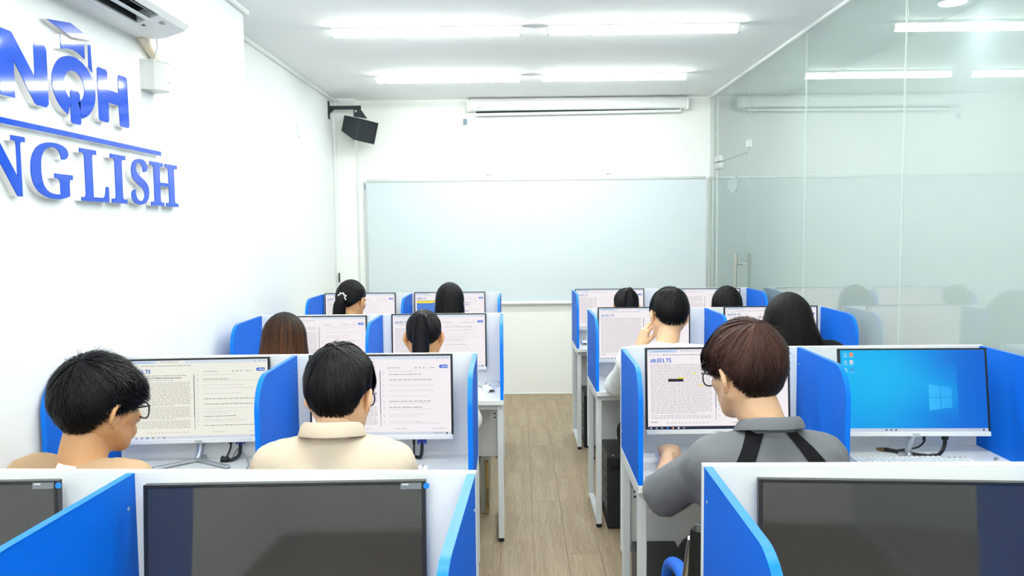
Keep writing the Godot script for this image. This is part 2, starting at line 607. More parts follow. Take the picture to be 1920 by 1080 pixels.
	yk.extrude(PackedVector2Array([Vector2(0.235, -0.016), Vector2(0.30, -0.016), Vector2(0.36, -0.105), Vector2(0.235, -0.085)]), -0.006, 0.006, Vector3(0, 0, 0.012), Basis.IDENTITY)
	part("yoke", yk, M.bracket, br)
	var bo := MB.new()
	bo.tube([Vector3(0.258, -0.036, -0.01), Vector3(0.258, -0.036, 0.03)], 0.010, 10)
	part("bolt", bo, M.silver, br)
	var sp := thing("loudspeaker", "dark grey wedge loudspeaker hanging in the far left corner", "speaker", at(-1.478, 2.55, 7.455))
	sp.basis = Basis(Vector3.BACK, -0.16) * Basis(Vector3.UP, 0.86) * Basis(Vector3.RIGHT, 0.1)
	var cab := MB.new()
	var fz := 0.10
	var bz := -0.15
	var fw := 0.112
	var bw := 0.085
	var F := [Vector3(-fw, -0.1, fz), Vector3(fw, -0.1, fz), Vector3(fw, 0.1, fz), Vector3(-fw, 0.1, fz)]
	var B := [Vector3(-bw, -0.045, bz), Vector3(bw, -0.045, bz), Vector3(bw, 0.1, bz), Vector3(-bw, 0.1, bz)]
	cab.face(F, Vector3.BACK)
	cab.face(B, Vector3.FORWARD)
	for i in 4:
		var j := (i + 1) % 4
		cab.face([F[i], F[j], B[j], B[i]], [Vector3.DOWN, Vector3.RIGHT, Vector3.UP, Vector3.LEFT][i])
	part("cabinet", cab, M.speaker, sp)
	part("grille", boxmb(Vector3(0, 0, fz + 0.004), Vector3(0.2, 0.176, 0.008), 0.002), M.speaker_grille, sp)
	for s in [-1, 1]:
		part("rim", boxmb(Vector3(s * 0.107, 0, fz + 0.008), Vector3(0.010, 0.2, 0.018), 0.002), M.speaker, sp)
		part("rim", boxmb(Vector3(0, s * 0.095, fz + 0.008), Vector3(0.204, 0.010, 0.018), 0.002), M.speaker, sp)
	var wr := MB.new()
	wr.tube([at(-1.71, HT - 0.02, 7.6), at(-1.66, 2.79, 7.5), at(-1.62, 2.72, 7.475)], 0.004, 6)
	solo("speaker_wire", wr, M.plastic_white, "short white wire dropping past the speaker bracket in the corner", "wire")
	var sw := thing("wall_switch", "blank white switch plate on the far left wall", "switch", at(RECESS, 2.425, 6.41))
	part("plate", boxmb(Vector3(0.005, 0, 0), Vector3(0.010, 0.115, 0.075), 0.003), M.trim, sw)
	part("rocker", boxmb(Vector3(0.011, 0, 0), Vector3(0.004, 0.05, 0.035), 0.001), M.plastic_white, sw)
	var cw := MB.new()
	cw.tube([at(RECESS + 0.035, 1.22, 7.57), at(RECESS + 0.035, 1.13, 7.57)], 0.008, 8)
	solo("cable_stub", cw, M.ink, "short dark cable end in the far left corner", "cable")
	# air conditioner
	var ac := thing("air_conditioner", "white wall-mounted air conditioner above the blue sign", "air conditioner", at(LEFT, 2.40, 2.9))
	var X := Basis(Vector3.RIGHT, Vector3.UP, Vector3.BACK)
	var full := PackedVector2Array()
	for q in [[0, 0.29], [0, 0], [0.09, 0.0], [0.112, 0.003], [0.195, 0.03], [0.213, 0.05], [0.218, 0.075], [0.218, 0.2], [0.208, 0.26], [0.19, 0.29]]: full.append(Vector2(q[0], q[1]))
	var notch := PackedVector2Array()
	for q in [[0, 0.29], [0, 0], [0.09, 0.0], [0.108, 0.002], [0.10, 0.06], [0.17, 0.075], [0.196, 0.031], [0.213, 0.05], [0.218, 0.075], [0.218, 0.2], [0.208, 0.26], [0.19, 0.29]]: notch.append(Vector2(q[0], q[1]))
	var sh := MB.new()
	sh.extrude(notch, -0.16, 0.46, Vector3.ZERO, X)
	sh.extrude(full, -0.40, -0.16, Vector3.ZERO, X)
	sh.extrude(full, 0.46, 0.52, Vector3.ZERO, X)
	var small := PackedVector2Array()
	for q in full: small.append((q - Vector2(0.0, 0.15)) * Vector2(0.965, 0.96) + Vector2(0.0, 0.15))
	sh.extrude(small, -0.415, -0.40, Vector3.ZERO, X)
	part("casing", sh, M.plastic_white, ac)
	var ou := MB.new()
	ou.box(Vector3(0.136, 0.0635, 0.15), Vector3(0.062, 0.004, 0.615), 0.0, Basis(Vector3.BACK, 0.21))
	ou.box(Vector3(0.107, 0.034, 0.15), Vector3(0.004, 0.05, 0.615), 0.0, Basis(Vector3.BACK, 0.14))
	ou.box(Vector3(0.18, 0.055, 0.15), Vector3(0.004, 0.036, 0.615), 0.0, Basis(Vector3.BACK, 0.53))
	part("air_outlet", ou, M.dark, ac)
	var lv := MB.new()
	lv.box(Vector3(0.152, 0.016, 0.13), Vector3(0.016, 0.006, 0.66), 0.002, Basis(Vector3.BACK, 0.31))
	part("louver", lv, M.plastic_white, ac)
	var l2 := MB.new()
	l2.box(Vector3(0.178, 0.038, 0.15), Vector3(0.006, 0.012, 0.615), 0.001, Basis(Vector3.BACK, 0.31))
	part("louver", l2, M.cable_grey, ac)
	for k in 6:
		var f := MB.new()
		f.box(Vector3(0.14, 0.045, -0.10 + k * 0.1), Vector3(0.06, 0.03, 0.002), 0.0, Basis(Vector3.BACK, 0.3))
		part("fin", f, M.bracket, ac)
	part("energy_label", boxmb(Vector3(0.2185, 0.19, -0.33), Vector3(0.001, 0.13, 0.06), 0.0), M.label_white, ac)
	part("energy_label", boxmb(Vector3(0.219, 0.185, -0.33), Vector3(0.001, 0.06, 0.056), 0.0), M.sticker_green, ac, "green band of the energy label")
	part("display", boxmb(Vector3(0.168, 0.0205, -0.24), Vector3(0.02, 0.002, 0.03), 0.0), M.cable_grey, ac)
	part("badge", boxmb(Vector3(0.115, 0.0035, -0.20), Vector3(0.012, 0.001, 0.02), 0.0), M.ink, ac)
	var pp := MB.new()
	pp.tube([at(LEFT + 0.025, 2.41, 3.27), at(LEFT + 0.025, 2.392, 3.31), at(LEFT + 0.022, 2.345, 3.41), at(LEFT + 0.022, 2.32, 3.455)], 0.02, 12)
	solo("pipe", pp, M.duct, "beige wrapped refrigerant pipe running down from the air conditioner", "pipe")
	var jb := thing("junction_box", "small white curved plastic box on the wall below the air conditioner", "junction box", at(LEFT, 2.256, 3.365))
	var pl := PackedVector2Array()
	pl.append(Vector2(0, -0.062)); pl.append(Vector2(0, 0.062))
	for k in 9:
		var an := PI / 2 - PI * k / 8.0
		pl.append(Vector2(0.03 + 0.06 * cos(an), 0.055 * sin(an)))
	var jm := MB.new()
	jm.extrude(pl, -0.055, 0.058, Vector3.ZERO, Basis(Vector3.RIGHT, Vector3(0, 0, -1), Vector3.UP))
	part("body", jm, M.box_grey, jb)
	var jl := MB.new()
	var pl2 := PackedVector2Array()
	for q in pl: pl2.append(q * 1.03)
	jl.extrude(pl2, 0.058, 0.068, Vector3.ZERO, Basis(Vector3.RIGHT, Vector3(0, 0, -1), Vector3.UP))
	part("lid", jl, M.box_grey, jb)
	part("badge", boxmb(Vector3(0.09, -0.02, -0.004), Vector3(0.001, 0.008, 0.02), 0.0), M.cable_grey, jb)
	var jc := MB.new()
	jc.tube([at(LEFT + 0.045, 2.32, 3.35), at(LEFT + 0.05, 2.35, 3.345), at(LEFT + 0.07, 2.375, 3.32), at(LEFT + 0.075, 2.41, 3.30)], 0.0035, 6)
	part("cable", _moved(jc, -jb.position), M.plastic_white, jb)
	sign_letters()

func _moved(m: MB, by: Vector3) -> MB:
	m.shift(by)
	return m

# blue acrylic letters with white sides on the near left wall
func sign_letters() -> void:
	var sg := thing("wall_sign", "blue and white raised lettering with a graduation cap on the left wall", "sign", at(LEFT, 0, 0))
	# u runs along the wall (distance), v is height; the outline faces the room
	var T := Basis(Vector3(0, 0, -1), Vector3.UP, Vector3.RIGHT)
	var shapes := {}
	shapes["N"] = [[2.366, 2.022], [2.433, 2.022], [2.435, 2.137], [2.532, 2.024], [2.545, 2.018], [2.594, 2.018], [2.606, 2.03], [2.608, 2.202], [2.599, 2.214], [2.551, 2.214], [2.541, 2.203], [2.54, 2.102], [2.436, 2.214], [2.428, 2.219], [2.374, 2.219], [2.366, 2.21]]
	shapes["H"] = [[2.919, 2.03], [2.927, 2.021], [2.98, 2.021], [2.988, 2.03], [2.99, 2.096], [3.067, 2.096], [3.07, 2.03], [3.078, 2.02], [3.134, 2.02], [3.142, 2.03], [3.138, 2.206], [3.13, 2.214], [3.079, 2.214], [3.071, 2.206], [3.069, 2.143], [2.988, 2.143], [2.988, 2.206], [2.98, 2.214], [2.927, 2.214], [2.919, 2.206]]
	shapes["tail"] = [[2.734, 1.995], [2.742, 1.987], [2.79, 1.987], [2.796, 1.996], [2.795, 2.09], [2.788, 2.1], [2.745, 2.1], [2.737, 2.092]]
	shapes["cap"] = [[2.619, 2.305], [2.758, 2.281], [2.901, 2.3], [2.758, 2.327]]
	shapes["band"] = [[2.694, 2.276], [2.759, 2.270], [2.839, 2.282], [2.838, 2.223], [2.81, 2.233], [2.77, 2.239], [2.73, 2.236], [2.693, 2.227]]
	shapes["tassel"] = [[2.866, 2.28], [2.881, 2.28], [2.881, 2.255], [2.885, 2.186], [2.862, 2.2]]
	# broken ring of the round letter
	var o := []
	var K := 40
	for k in K + 1:
		var an := lerpf(-PI / 2 + 0.30, 1.5 * PI - 0.38, float(k) / K)
		o.append([2.765 + 0.133 * cos(an), 2.111 + 0.104 * sin(an)])
	for k in K + 1:
		var an := lerpf(1.5 * PI - 0.38, -PI / 2 + 0.30, float(k) / K)
		o.append([2.764 + 0.064 * cos(an), 2.115 + 0.052 * sin(an)])
	shapes["ring"] = o
	for key in shapes:
		var poly := PackedVector2Array()
		for q in shapes[key]: poly.append(Vector2(q[0], q[1]))
		var body := MB.new()
		body.extrude(poly, 0.0, 0.023, Vector3.ZERO, T)
		var called := "letter"
		if key == "cap" or key == "band" or key == "tassel": called = "cap_piece"
		var p := part(called, body, M.acrylic_white, sg)
		var f := MB.new()
		f.extrude(poly, 0.023, 0.026, Vector3.ZERO, T)
		part("face", f, M.acrylic_blue, p, "glossy blue face")
	# underline
	part("underline", span(0, 0.018, 1.939, 1.957, 1.9, 3.422), M.acrylic_white, sg)
	part("underline_face", span(0.018, 0.021, 1.939, 1.957, 1.9, 3.422), M.acrylic_blue, sg, "glossy blue face")
	# serif word below
	var boxes := [["E", 2.08, 2.22], ["N", 2.27, 2.47], ["G", 2.495, 2.726], ["L", 2.777, 2.963], ["I", 2.985, 3.098], ["S", 3.138, 3.285], ["H", 3.304, 3.563]]
	for b in boxes:
		var tm := text(b[0], 0.18, 0.022, "Droid Serif", 700)
		var bb := tm.get_aabb()
		var p := part("letter", tm, M.acrylic_white, sg)
		var sx: float = (b[2] - b[1]) / bb.size.x
		var sy: float = 0.183 / bb.size.y
		# text runs along +x and faces +z; turned so that it faces the room
		p.basis = Basis(Vector3(0, 0, -1) * sx, Vector3.UP * sy, Vector3.RIGHT)
		p.position = Vector3(0.011, 1.817 - bb.get_center().y * sy, -(b[1] + b[2]) / 2 + bb.get_center().x * sx)
		var tf := text(b[0], 0.18, 0.004, "Droid Serif", 700)
		var fc := part("face", tf, M.acrylic_blue, p, "glossy blue face")
		fc.position = Vector3(0, 0, 0.013)

# ---------------------------------------------------------------- desks
# key: aisle corner x, distance of the panel back, turn, width, middle divider, side (+1 right of the aisle)
var ROWS := {
	"R1": [0.3987, 6.2174, 0.0104, 1.378, 0.707, 1], "R2": [0.3903, 4.6799, 0.0097, 1.385, 0.695, 1],
	"R3": [0.3915, 3.1213, -0.0074, 1.405, 0.693, 1], "R4": [0.356, 1.5576, -0.0138, 1.39, 0.69, 1],
	"L1": [-0.144, 5.9994, 0.0017, 1.354, 0.680, -1], "L2": [-0.0986, 4.4879, 0.0169, 1.373, 0.685, -1],
	"L3": [-0.1668, 3.0293, 0.0192, 1.382, 0.692, -1], "L4": [-0.0888, 1.5194, -0.0338, 1.375, 0.676, -1]}

func desks() -> void:
	var prof := PackedVector2Array()   # (z towards the sitter, y) of a divider
	prof.append(Vector2(0.02, 0.7505)); prof.append(Vector2(0.503, 0.7505))
	for k in 11:
		var an := PI / 2 * k / 10.0
		prof.append(Vector2(0.395 + 0.108 * cos(an), 1.032 + 0.1085 * sin(an)))
	prof.append(Vector2(0.02, 1.1405))
	var order := ["first row from the whiteboard", "second row from the whiteboard", "third row from the whiteboard", "at the front, with dark monitors"]
	for key in ROWS:
		var r: Array = ROWS[key]
		var s: int = r[5]
		var w: float = r[3]
		var lab := "white desk with blue dividers, %s, %s" % ["glass side" if s > 0 else "wall side", order[int(key.substr(1)) - 1]]
		var t := thing("exam_desk", lab, "desk", at(r[0], 0, r[1]), r[2], "two-seat desks with blue dividers")
		var xm := s * w / 2
		part("desktop", boxmb(Vector3(xm, 0.7375, 0.265), Vector3(w, 0.025, 0.488), 0.0015), M.laminate, t)
		part("back_panel", boxmb(Vector3(xm, (0.325 + PANEL) / 2, 0.0105), Vector3(w, PANEL - 0.325, 0.021), 0.001), M.laminate, t)
		for q in [0.0085, r[4], w - 0.0085]:
			var x: float = s * q
			var m := MB.new()
			m.extrude(prof, -0.0075, 0.0075, Vector3(x, 0, 0), Basis(Vector3.BACK, Vector3.UP, Vector3.LEFT))
			var dv := part("divider", m, M.blue, t)
			# edge banding along the top and the rounded front
			var e := MB.new()
			var rows := []
			for i in range(1, prof.size()):
				var p := prof[i]
				var nn := Vector2(1, 0) if i == 1 else (Vector2(0, 1) if i == prof.size() - 1 else Vector2(p.x - 0.395, p.y - 1.032).normalized())
				var q2 := p + nn * 0.0012
				rows.append([Vector3(x - 0.0082, q2.y, q2.x), Vector3(x + 0.0082, q2.y, q2.x)])
			e.grid(rows)
			var rows2 := []
			for row in rows: rows2.append([row[0], row[0] + Vector3(0, -0.0006, -0.0006)])
			part("edge_band", e, M.blue_edge, dv)
			var sc := MB.new()
			for zy in [[0.05, 1.08], [0.05, 0.82]]:
				sc.tube([Vector3(x - 0.009, zy[1], zy[0]), Vector3(x + 0.009, zy[1], zy[0])], 0.0035, 8)
			part("screw_cap", sc, M.silver, dv)
		for q in [0.019, w - 0.019]:
			var x: float = s * q
			for z in [0.036, 0.457]:
				part("leg", boxmb(Vector3(x, 0.3725, z), Vector3(0.03, 0.705, 0.03), 0.002), M.metal_white, t)
				part("foot", boxmb(Vector3(x, 0.010, z), Vector3(0.028, 0.020, 0.028), 0.003), M.rubber, t)
			part("floor_rail", boxmb(Vector3(x, 0.036, 0.2465), Vector3(0.03, 0.03, 0.39), 0.002), M.metal_white, t)
			part("top_rail", boxmb(Vector3(x, 0.71, 0.2465), Vector3(0.03, 0.03, 0.39), 0.002), M.metal_white, t)
			var b := MB.new()
			b.box(Vector3(x - (0.035 if q > 0.5 else -0.035) * s, 0.56, 0.024), Vector3(0.05, 0.05, 0.003), 0.0)
			var br := part("bracket", b, M.plastic_white, t)
			var hl := MB.new()
			for yy in [-0.011, 0.011]:
				hl.tube([Vector3(x - (0.035 if q > 0.5 else -0.035) * s, 0.56 + yy, 0.024), Vector3(x - (0.035 if q > 0.5 else -0.035) * s, 0.56 + yy, 0.0262)], 0.0055, 8)
			part("screw", hl, M.ink, br)
		part("apron_rail", boxmb(Vector3(xm, 0.71, 0.457), Vector3(w - 0.068, 0.03, 0.03), 0.002), M.metal_white, t)

# ---------------------------------------------------------------- monitors
func words_line(im: Image, x0: int, x1: int, y: int, c: Color, h := 3) -> void:
	var x := x0
	while x < x1:
		var w := rng.randi_range(8, 34)
		if x + w > x1: w = x1 - x
		if w < 3: break
		im.fill_rect(Rect2i(x, y, w, h), c)
		if rng.randf() < 0.35: im.fill_rect(Rect2i(x + w / 3, y - 2, 2, 2), c)
		x += w + rng.randi_range(4, 7)

# an exam page on a 1024 x 560 screen: passage on one side, questions on the other
func page(split: float, tint: Color, opt := {}) -> Image:
	var im := Image.create(1024, 560, false, Image.FORMAT_RGB8)
	im.fill(tint)
	var soft := tint.lerp(c8(205, 222, 240), 0.75)
	im.fill_rect(Rect2i(0, 0, 1024, 22), soft)
	im.fill_rect(Rect2i(20, 4, 190, 18), soft.lerp(c8(160, 196, 236), 0.35))
	im.fill_rect(Rect2i(225, 4, 200, 18), tint)
	words_line(im, 40, 180, 11, c8(120, 150, 190), 3)
	words_line(im, 240, 380, 11, c8(130, 140, 150), 3)
	words_line(im, 105, 470, 36, c8(140, 146, 155), 4)
	for x in [16, 44, 72]: im.fill_rect(Rect2i(x, 34, 9, 6), c8(160, 166, 172))
	for x in [930, 962, 994]: im.fill_rect(Rect2i(x, 9, 8, 6), c8(150, 156, 164))
	words_line(im, 560, 660, 80, c8(170, 174, 180), 5)
	for x in [762, 792, 822]: im.fill_rect(Rect2i(x, 76, 14, 12), c8(190, 196, 202))
	words_line(im, 860, 910, 80, c8(176, 180, 186), 5)
	var sx := int(1024 * split)
	var txt: Color = opt.get("ink", c8(168, 165, 168))
	var y := 104
	if opt.has("heading"):
		words_line(im, 40, sx - 60, 106, c8(105, 103, 105), 3)
		y = 140
	var stop := 488
	while y < stop:
		var last := rng.randf() < 0.06
		words_line(im, 22, (sx - 150) if last else sx - 26 - rng.randi_range(0, 14), y, txt, 3)
		y += 16 if last else 10
	im.fill_rect(Rect2i(sx - 6, 96, 3, 400), c8(112, 114, 122))
	im.fill_rect(Rect2i(sx - 8, 110, 6, 300), c8(124, 126, 136))
	y = 106
	while y < 480:
		var dark := rng.randf() < 0.15
		var cc := c8(70, 70, 76) if dark else c8(202, 199, 204)
		im.fill_rect(Rect2i(sx + 16, y - 1, 8, 6), c8(190, 190, 198))
		words_line(im, sx + 60, sx + 60 + int((1000 - sx - 60) * rng.randf_range(0.4, 0.95)), y, cc, 3)
		if rng.randf() < 0.25: im.fill_rect(Rect2i(sx + 260, y - 6, 70, 1), c8(150, 154, 164))
		y += [13, 22, 30, 38][rng.randi() % 4]
	for x in range(140, 430, 26): im.fill_rect(Rect2i(x, 508, 14, 12), c8(226, 212, 204))
	words_line(im, 610, 700, 512, c8(180, 180, 184), 4)
	words_line(im, 880, 990, 512, c8(180, 180, 184), 4)
	if opt.has("marked"):
		im.fill_rect(Rect2i(22, 104, sx - 50, 390), c8(60, 116, 214))
		y = 108
		while y < 488:
			words_line(im, 26, sx - 40, y, c8(150, 184, 240), 2)
			y += 9
		im.fill_rect(Rect2i(22, 108, sx - 50, 28), c8(250, 224, 60))
		im.fill_rect(Rect2i(22, 136, (sx - 50) / 2, 8), c8(250, 224, 60))
		y = 110
		while y < 480:
			im.fill_rect(Rect2i(sx + 80, y, rng.randi_range(60, 260), 7), c8(90, 140, 222))
			y += 29
	if opt.has("notes"):
		im.fill_rect(Rect2i(330, 166, 22, 10), c8(244, 228, 90))
		im.fill_rect(Rect2i(218, 196, 54, 10), c8(244, 228, 90))
		im.fill_rect(Rect2i(372, 250, 30, 10), c8(244, 228, 90))
		im.fill_rect(Rect2i(150, 206, 110, 20), c8(44, 42, 44))
	# task bar
	var dark_bar: bool = opt.has("dark_bar")
	im.fill_rect(Rect2i(0, 538, 1024, 22), c8(34, 40, 62) if dark_bar else tint.lerp(c8(208, 216, 230), 0.8))
	var ic := [c8(190, 200, 220), c8(150, 160, 180), c8(150, 160, 180), c8(40, 130, 220), c8(230, 160, 90), c8(240, 240, 244), c8(150, 154, 166)]
	for i in 7: im.fill_rect(Rect2i(14 + i * 40, 544, 14, 11), ic[i] if dark_bar else ic[i].lerp(c8(120, 130, 150), 0.5))
	im.fill_rect(Rect2i(890, 544, 80, 4), c8(150, 156, 168))
	im.fill_rect(Rect2i(985, 543, 14, 12), c8(90, 96, 108))
	return im

func desktop_page() -> Image:
	var im := Image.create(1024, 560, false, Image.FORMAT_RGB8)
	for y in 560:
		for x in 1024:
			var u := x / 1024.0
			var v := y / 560.0
			var q := Vector2((u - 0.80) * 1.6, v - 0.52)
			var beam := clampf(1.0 - absf(q.y - q.x * 0.28) * 2.6, 0.0, 1.0) if u < 0.8 else 0.0
			var base := Color(0.0, 0.70, 0.96).lerp(Color(0.0, 0.40, 0.85), smoothstep(0.25, 1.0, u))
			base = base.lerp(Color(0.0, 0.42, 0.86), 0.25 * smoothstep(0.5, 1.0, v))
			im.set_pixel(x, y, base.lerp(Color(0.02, 0.76, 0.99), beam * 0.45))
	# four-pane window of light
	for p in 4:
		for y in 110:
			for x in 110:
				var xx := (p % 2) * 84 + x * 78 / 110.0
				var yy := (p / 2) * 92 + y * 86 / 110.0
				var sk := (xx / 170.0)
				im.set_pixel(int(618 + xx), int(244 + yy + (0.5 - yy / 184.0) * 46.0 * sk - 6), Color(0.16, 0.66, 0.97).lerp(Color(0.2, 0.74, 1.0), 1.0 - sk))
	for i in 3:
		im.fill_rect(Rect2i(24, 18 + i * 52, 22, 22), c8(120, 200, 236))
		im.fill_rect(Rect2i(64, 16 + i * 52, 26, 26), [c8(236, 150, 110), c8(206, 214, 226), c8(60, 160, 230)][i])
		im.fill_rect(Rect2i(22, 44 + i * 52, 28, 3), c8(190, 226, 244))
		im.fill_rect(Rect2i(62, 46 + i * 52, 30, 3), c8(190, 226, 244))
	im.fill_rect(Rect2i(0, 538, 1024, 22), c8(196, 206, 228))
	for i in 3: im.fill_rect(Rect2i(300 + i * 34, 544, 12, 11), c8(70, 80, 100))
	im.fill_rect(Rect2i(880, 544, 90, 4), c8(150, 160, 180))
	im.fill_rect(Rect2i(985, 543, 14, 12), c8(70, 80, 100))
	return im

func screen_mat(key: String, im: Image, energy := 0.9) -> StandardMaterial3D:
	var m := mat(key, c8(24, 25, 27), 0.35, 0.0, 0.25)
	var tx := ImageTexture.create_from_image(im)
	m.emission_enabled = true
	m.emission_texture = tx
	m.emission = Color.WHITE
	m.emission_operator = BaseMaterial3D.EMISSION_OP_MULTIPLY
	m.emission_energy_multiplier = energy
	return m

func monitors() -> void:
	# name: centre x of the top edge, height of the top edge, distance, turn, tilt, screen kind, label
	var pink := c8(247, 240, 244)
	var warm := c8(241, 240, 228)
	var L := [
		["R3b", 1.432, 1.161, 2.913, -1.5, 9.0, "desktop", "monitor showing a plain bright blue desktop, beside the glass wall"],
		["R3a", 0.725, 1.169, 2.930, 1.0, 5.0, "R3a", "monitor with exam text and a black pop-up, before the person in the grey polo shirt"],
		["L3b", -0.521, 1.153, 2.924, 0.0, 1.0, "L3b", "monitor with exam questions before the person in the beige shirt"],
		["L3a", -1.214, 1.141, 2.950, 4.0, 3.0, "L3a", "warm-tinted monitor before the person in the tan t-shirt"],
		["L2b", -0.460, 1.145, 4.450, 0.0, 2.0, "L2b", "pinkish exam monitor before the person with a high ponytail by the aisle"],
		["L2a", -1.130, 1.139, 4.440, 0.0, 2.0, "L2a", "exam monitor before the person with long brown hair"],
		["L1a", -1.205, 1.150, 5.960, 0.0, 2.0, "L1a", "far monitor before the person with a beaded low ponytail"],
		["L1b", -0.531, 1.151, 5.960, 0.0, 2.0, "L1b", "far monitor whose page is marked blue and yellow"],
		["R1a", 0.690, 1.149, 6.160, 0.0, 3.0, "R1a", "far monitor on the glass side next to the aisle"],
		["R1b", 1.431, 1.146, 6.160, 0.0, 3.0, "R1b", "far monitor nearest the glass door"],
		["R2a", 0.713, 1.157, 4.600, 0.0, 3.0, "R2a", "exam monitor before the person in the white shirt"],
		["R2b", 1.429, 1.161, 4.550, 0.0, 3.0, "R2b", "exam monitor before the person in black with long wavy hair"],
		["L4b", -0.451, 1.133, 1.480, 1.6, 4.2, "off", "switched-off dark monitor shown in full width, blue film tab at its corner"],
		["L4a", -1.156, 1.138, 1.480, 2.0, 3.8, "off", "switched-off dark monitor cut by the left edge of the photo, with a blue film tab"],
		["R4a", 0.722, 1.124, 1.495, -3.9, 3.8, "off", "switched-off dark monitor at the lower right corner of the photo"],
	]
	var opts := {"R3a": {"notes": 1, "dark_bar": 1}, "L3a": {"heading": 1, "ink": c8(164, 160, 150)}, "L1b": {"marked": 1}, "L2b": {"heading": 1}, "R2b": {"heading": 1}}
	var splits := {"R3a": 0.49, "L3b": 0.50, "L3a": 0.48, "L2b": 0.5, "L2a": 0.5, "L1a": 0.5, "L1b": 0.5, "R1a": 0.29, "R1b": 0.49, "R2a": 0.5, "R2b": 0.95}
	var W := 0.533
	var H := 0.318
	for q in L:
		var off: bool = q[6] == "off"
		var lab: String = q[7]
		var t := thing("monitor", lab, "monitor", Vector3.ZERO, 0.0, "computer monitors")
		# frame origin: middle of the top edge of the front
		var B := Basis(Vector3.UP, deg_to_rad(q[4])) * Basis(Vector3.RIGHT, -deg_to_rad(q[5]))
		var desk_y := 0.7505
		var root := at(q[1], desk_y, q[3])
		t.position = root
		t.rotation.y = deg_to_rad(q[4])
		var B2 := Basis(Vector3.RIGHT, -deg_to_rad(q[5]))
		var top := Vector3(0, q[2] - desk_y, 0)
		var body := MB.new()
		body.box(Vector3(0, -H / 2, -0.011), Vector3(W - 0.006, H - 0.004, 0.018), 0.002)
		body.box(Vector3(0, -H * 0.6, -0.027), Vector3(W * 0.55, H * 0.45, 0.022), 0.006)
		var sh := func(mb: MB, called: String, m: Material, par: Node, lb := "") -> MeshInstance3D:
			var out := MB.new()
			out.append(mb, Transform3D(B2, top))
			return part(called, out, m, par, lb)
		var hs: MeshInstance3D = sh.call(body, "housing", M.plastic_white, t)
		var bz := MB.new()
		bz.box(Vector3(0, -0.003, -0.006), Vector3(W, 0.006, 0.018), 0.001)
		for s in [-1, 1]: bz.box(Vector3(s * (W / 2 - 0.0035), -0.151, -0.006), Vector3(0.007, 0.300, 0.018), 0.001)
		sh.call(bz, "bezel", M.bezel, t)
		var ch := MB.new()
		ch.box(Vector3(0, -0.310, 0.001), Vector3(W, 0.017, 0.010), 0.002)
		sh.call(ch, "chin", M.plastic_white, t)
		var sc := MB.new()
		var y0 := -0.0065
		var y1 := -0.3015
		var x0 := -W / 2 + 0.0075
		sc.face([Vector3(x0, y1, 0.0012), Vector3(-x0, y1, 0.0012), Vector3(-x0, y0, 0.0012), Vector3(x0, y0, 0.0012)], Vector3.BACK, [Vector2(0, 1), Vector2(1, 1), Vector2(1, 0), Vector2(0, 0)])
		sc.box(Vector3(0, (y0 + y1) / 2, -0.001), Vector3(-2 * x0, y0 - y1, 0.003), 0.0)
		for i in range(4, sc.uv.size()): sc.uv[i] = Vector2(0.5, 0.5)
		var m: Material = M.screen_off
		if not off:
			if q[6] == "desktop": m = screen_mat("screen_desktop", desktop_page(), 0.66)
			else: m = screen_mat("screen_" + q[0], page(splits[q[0]], warm if q[0] == "L3a" else pink, opts.get(q[0], {})), 0.66)
		var scn: MeshInstance3D = sh.call(sc, "screen", m, t)
		var place := func(tm: TextMesh, x: float, y: float, called: String, mm: Material, par: Node, left := true, z := 0.0018) -> void:
			var o := part(called, tm, mm, par)
			var bb := tm.get_aabb()
			o.transform = Transform3D(B2, top + B2 * Vector3(x + (bb.size.x / 2 if left else 0.0), y, z))
		place.call(text("VIENSI", 0.0062, 0.0006, "Droid Serif", 400), 0.0, -0.3125, "maker_mark", M.ink, t, false, 0.0062)
		if not off and q[6] != "desktop":
			var left := -W / 2 + 0.0075
			var ink: Material = M.page_blue if q[0].substr(1, 1) == "3" else M.page_blue_soft
			place.call(text("IELTS", 0.0155, 0.0004), left + (0.036 if q[0] != "L1b" else 0.03), -0.047, "heading", ink, scn)
			var lg := MB.new()
			for k in 4: lg.box(Vector3(left + 0.014 + k * 0.0055, -0.0475 + 0.0012 * (k % 2), 0.0014), Vector3(0.0034, 0.009 + 0.002 * (k % 3), 0.0006), 0.0)
			lg.box(Vector3(left + 0.022, -0.0535, 0.0014), Vector3(0.026, 0.0016, 0.0006), 0.0)
			sh.call(lg, "page_logo", ink, scn)
			var bt := MB.new()
			bt.tube([Vector3(-left - 0.036, -0.0455, 0.0012), Vector3(-left - 0.036, -0.0455, 0.0016)], 0.0062, 16)
			bt.tube([Vector3(-left - 0.014, -0.0455, 0.0012), Vector3(-left - 0.014, -0.0455, 0.0016)], 0.0062, 16)
			bt.box(Vector3(-left - 0.025, -0.0455, 0.0014), Vector3(0.022, 0.0124, 0.0005), 0.0)
			var sb: MeshInstance3D = sh.call(bt, "submit_button", M.page_blue, scn)
			place.call(text("Submit", 0.0056, 0.0003), -left - 0.0335, -0.0455, "lettering", M.label_white, scn, true, 0.0019)
			place.call(text("Passage 1", 0.0042, 0.0003), left + 0.012, -0.2735, "lettering", M.ink, scn)
			if q[0] == "L3a": place.call(text("The History of Modern American Dance", 0.0060, 0.0003), left + 0.046, -0.0715, "page_title", M.ink, scn)
			if q[0] == "R2b": place.call(text("The History of Modern American Dance", 0.0062, 0.0003), -0.07, -0.0635, "page_title", M.ink, scn)
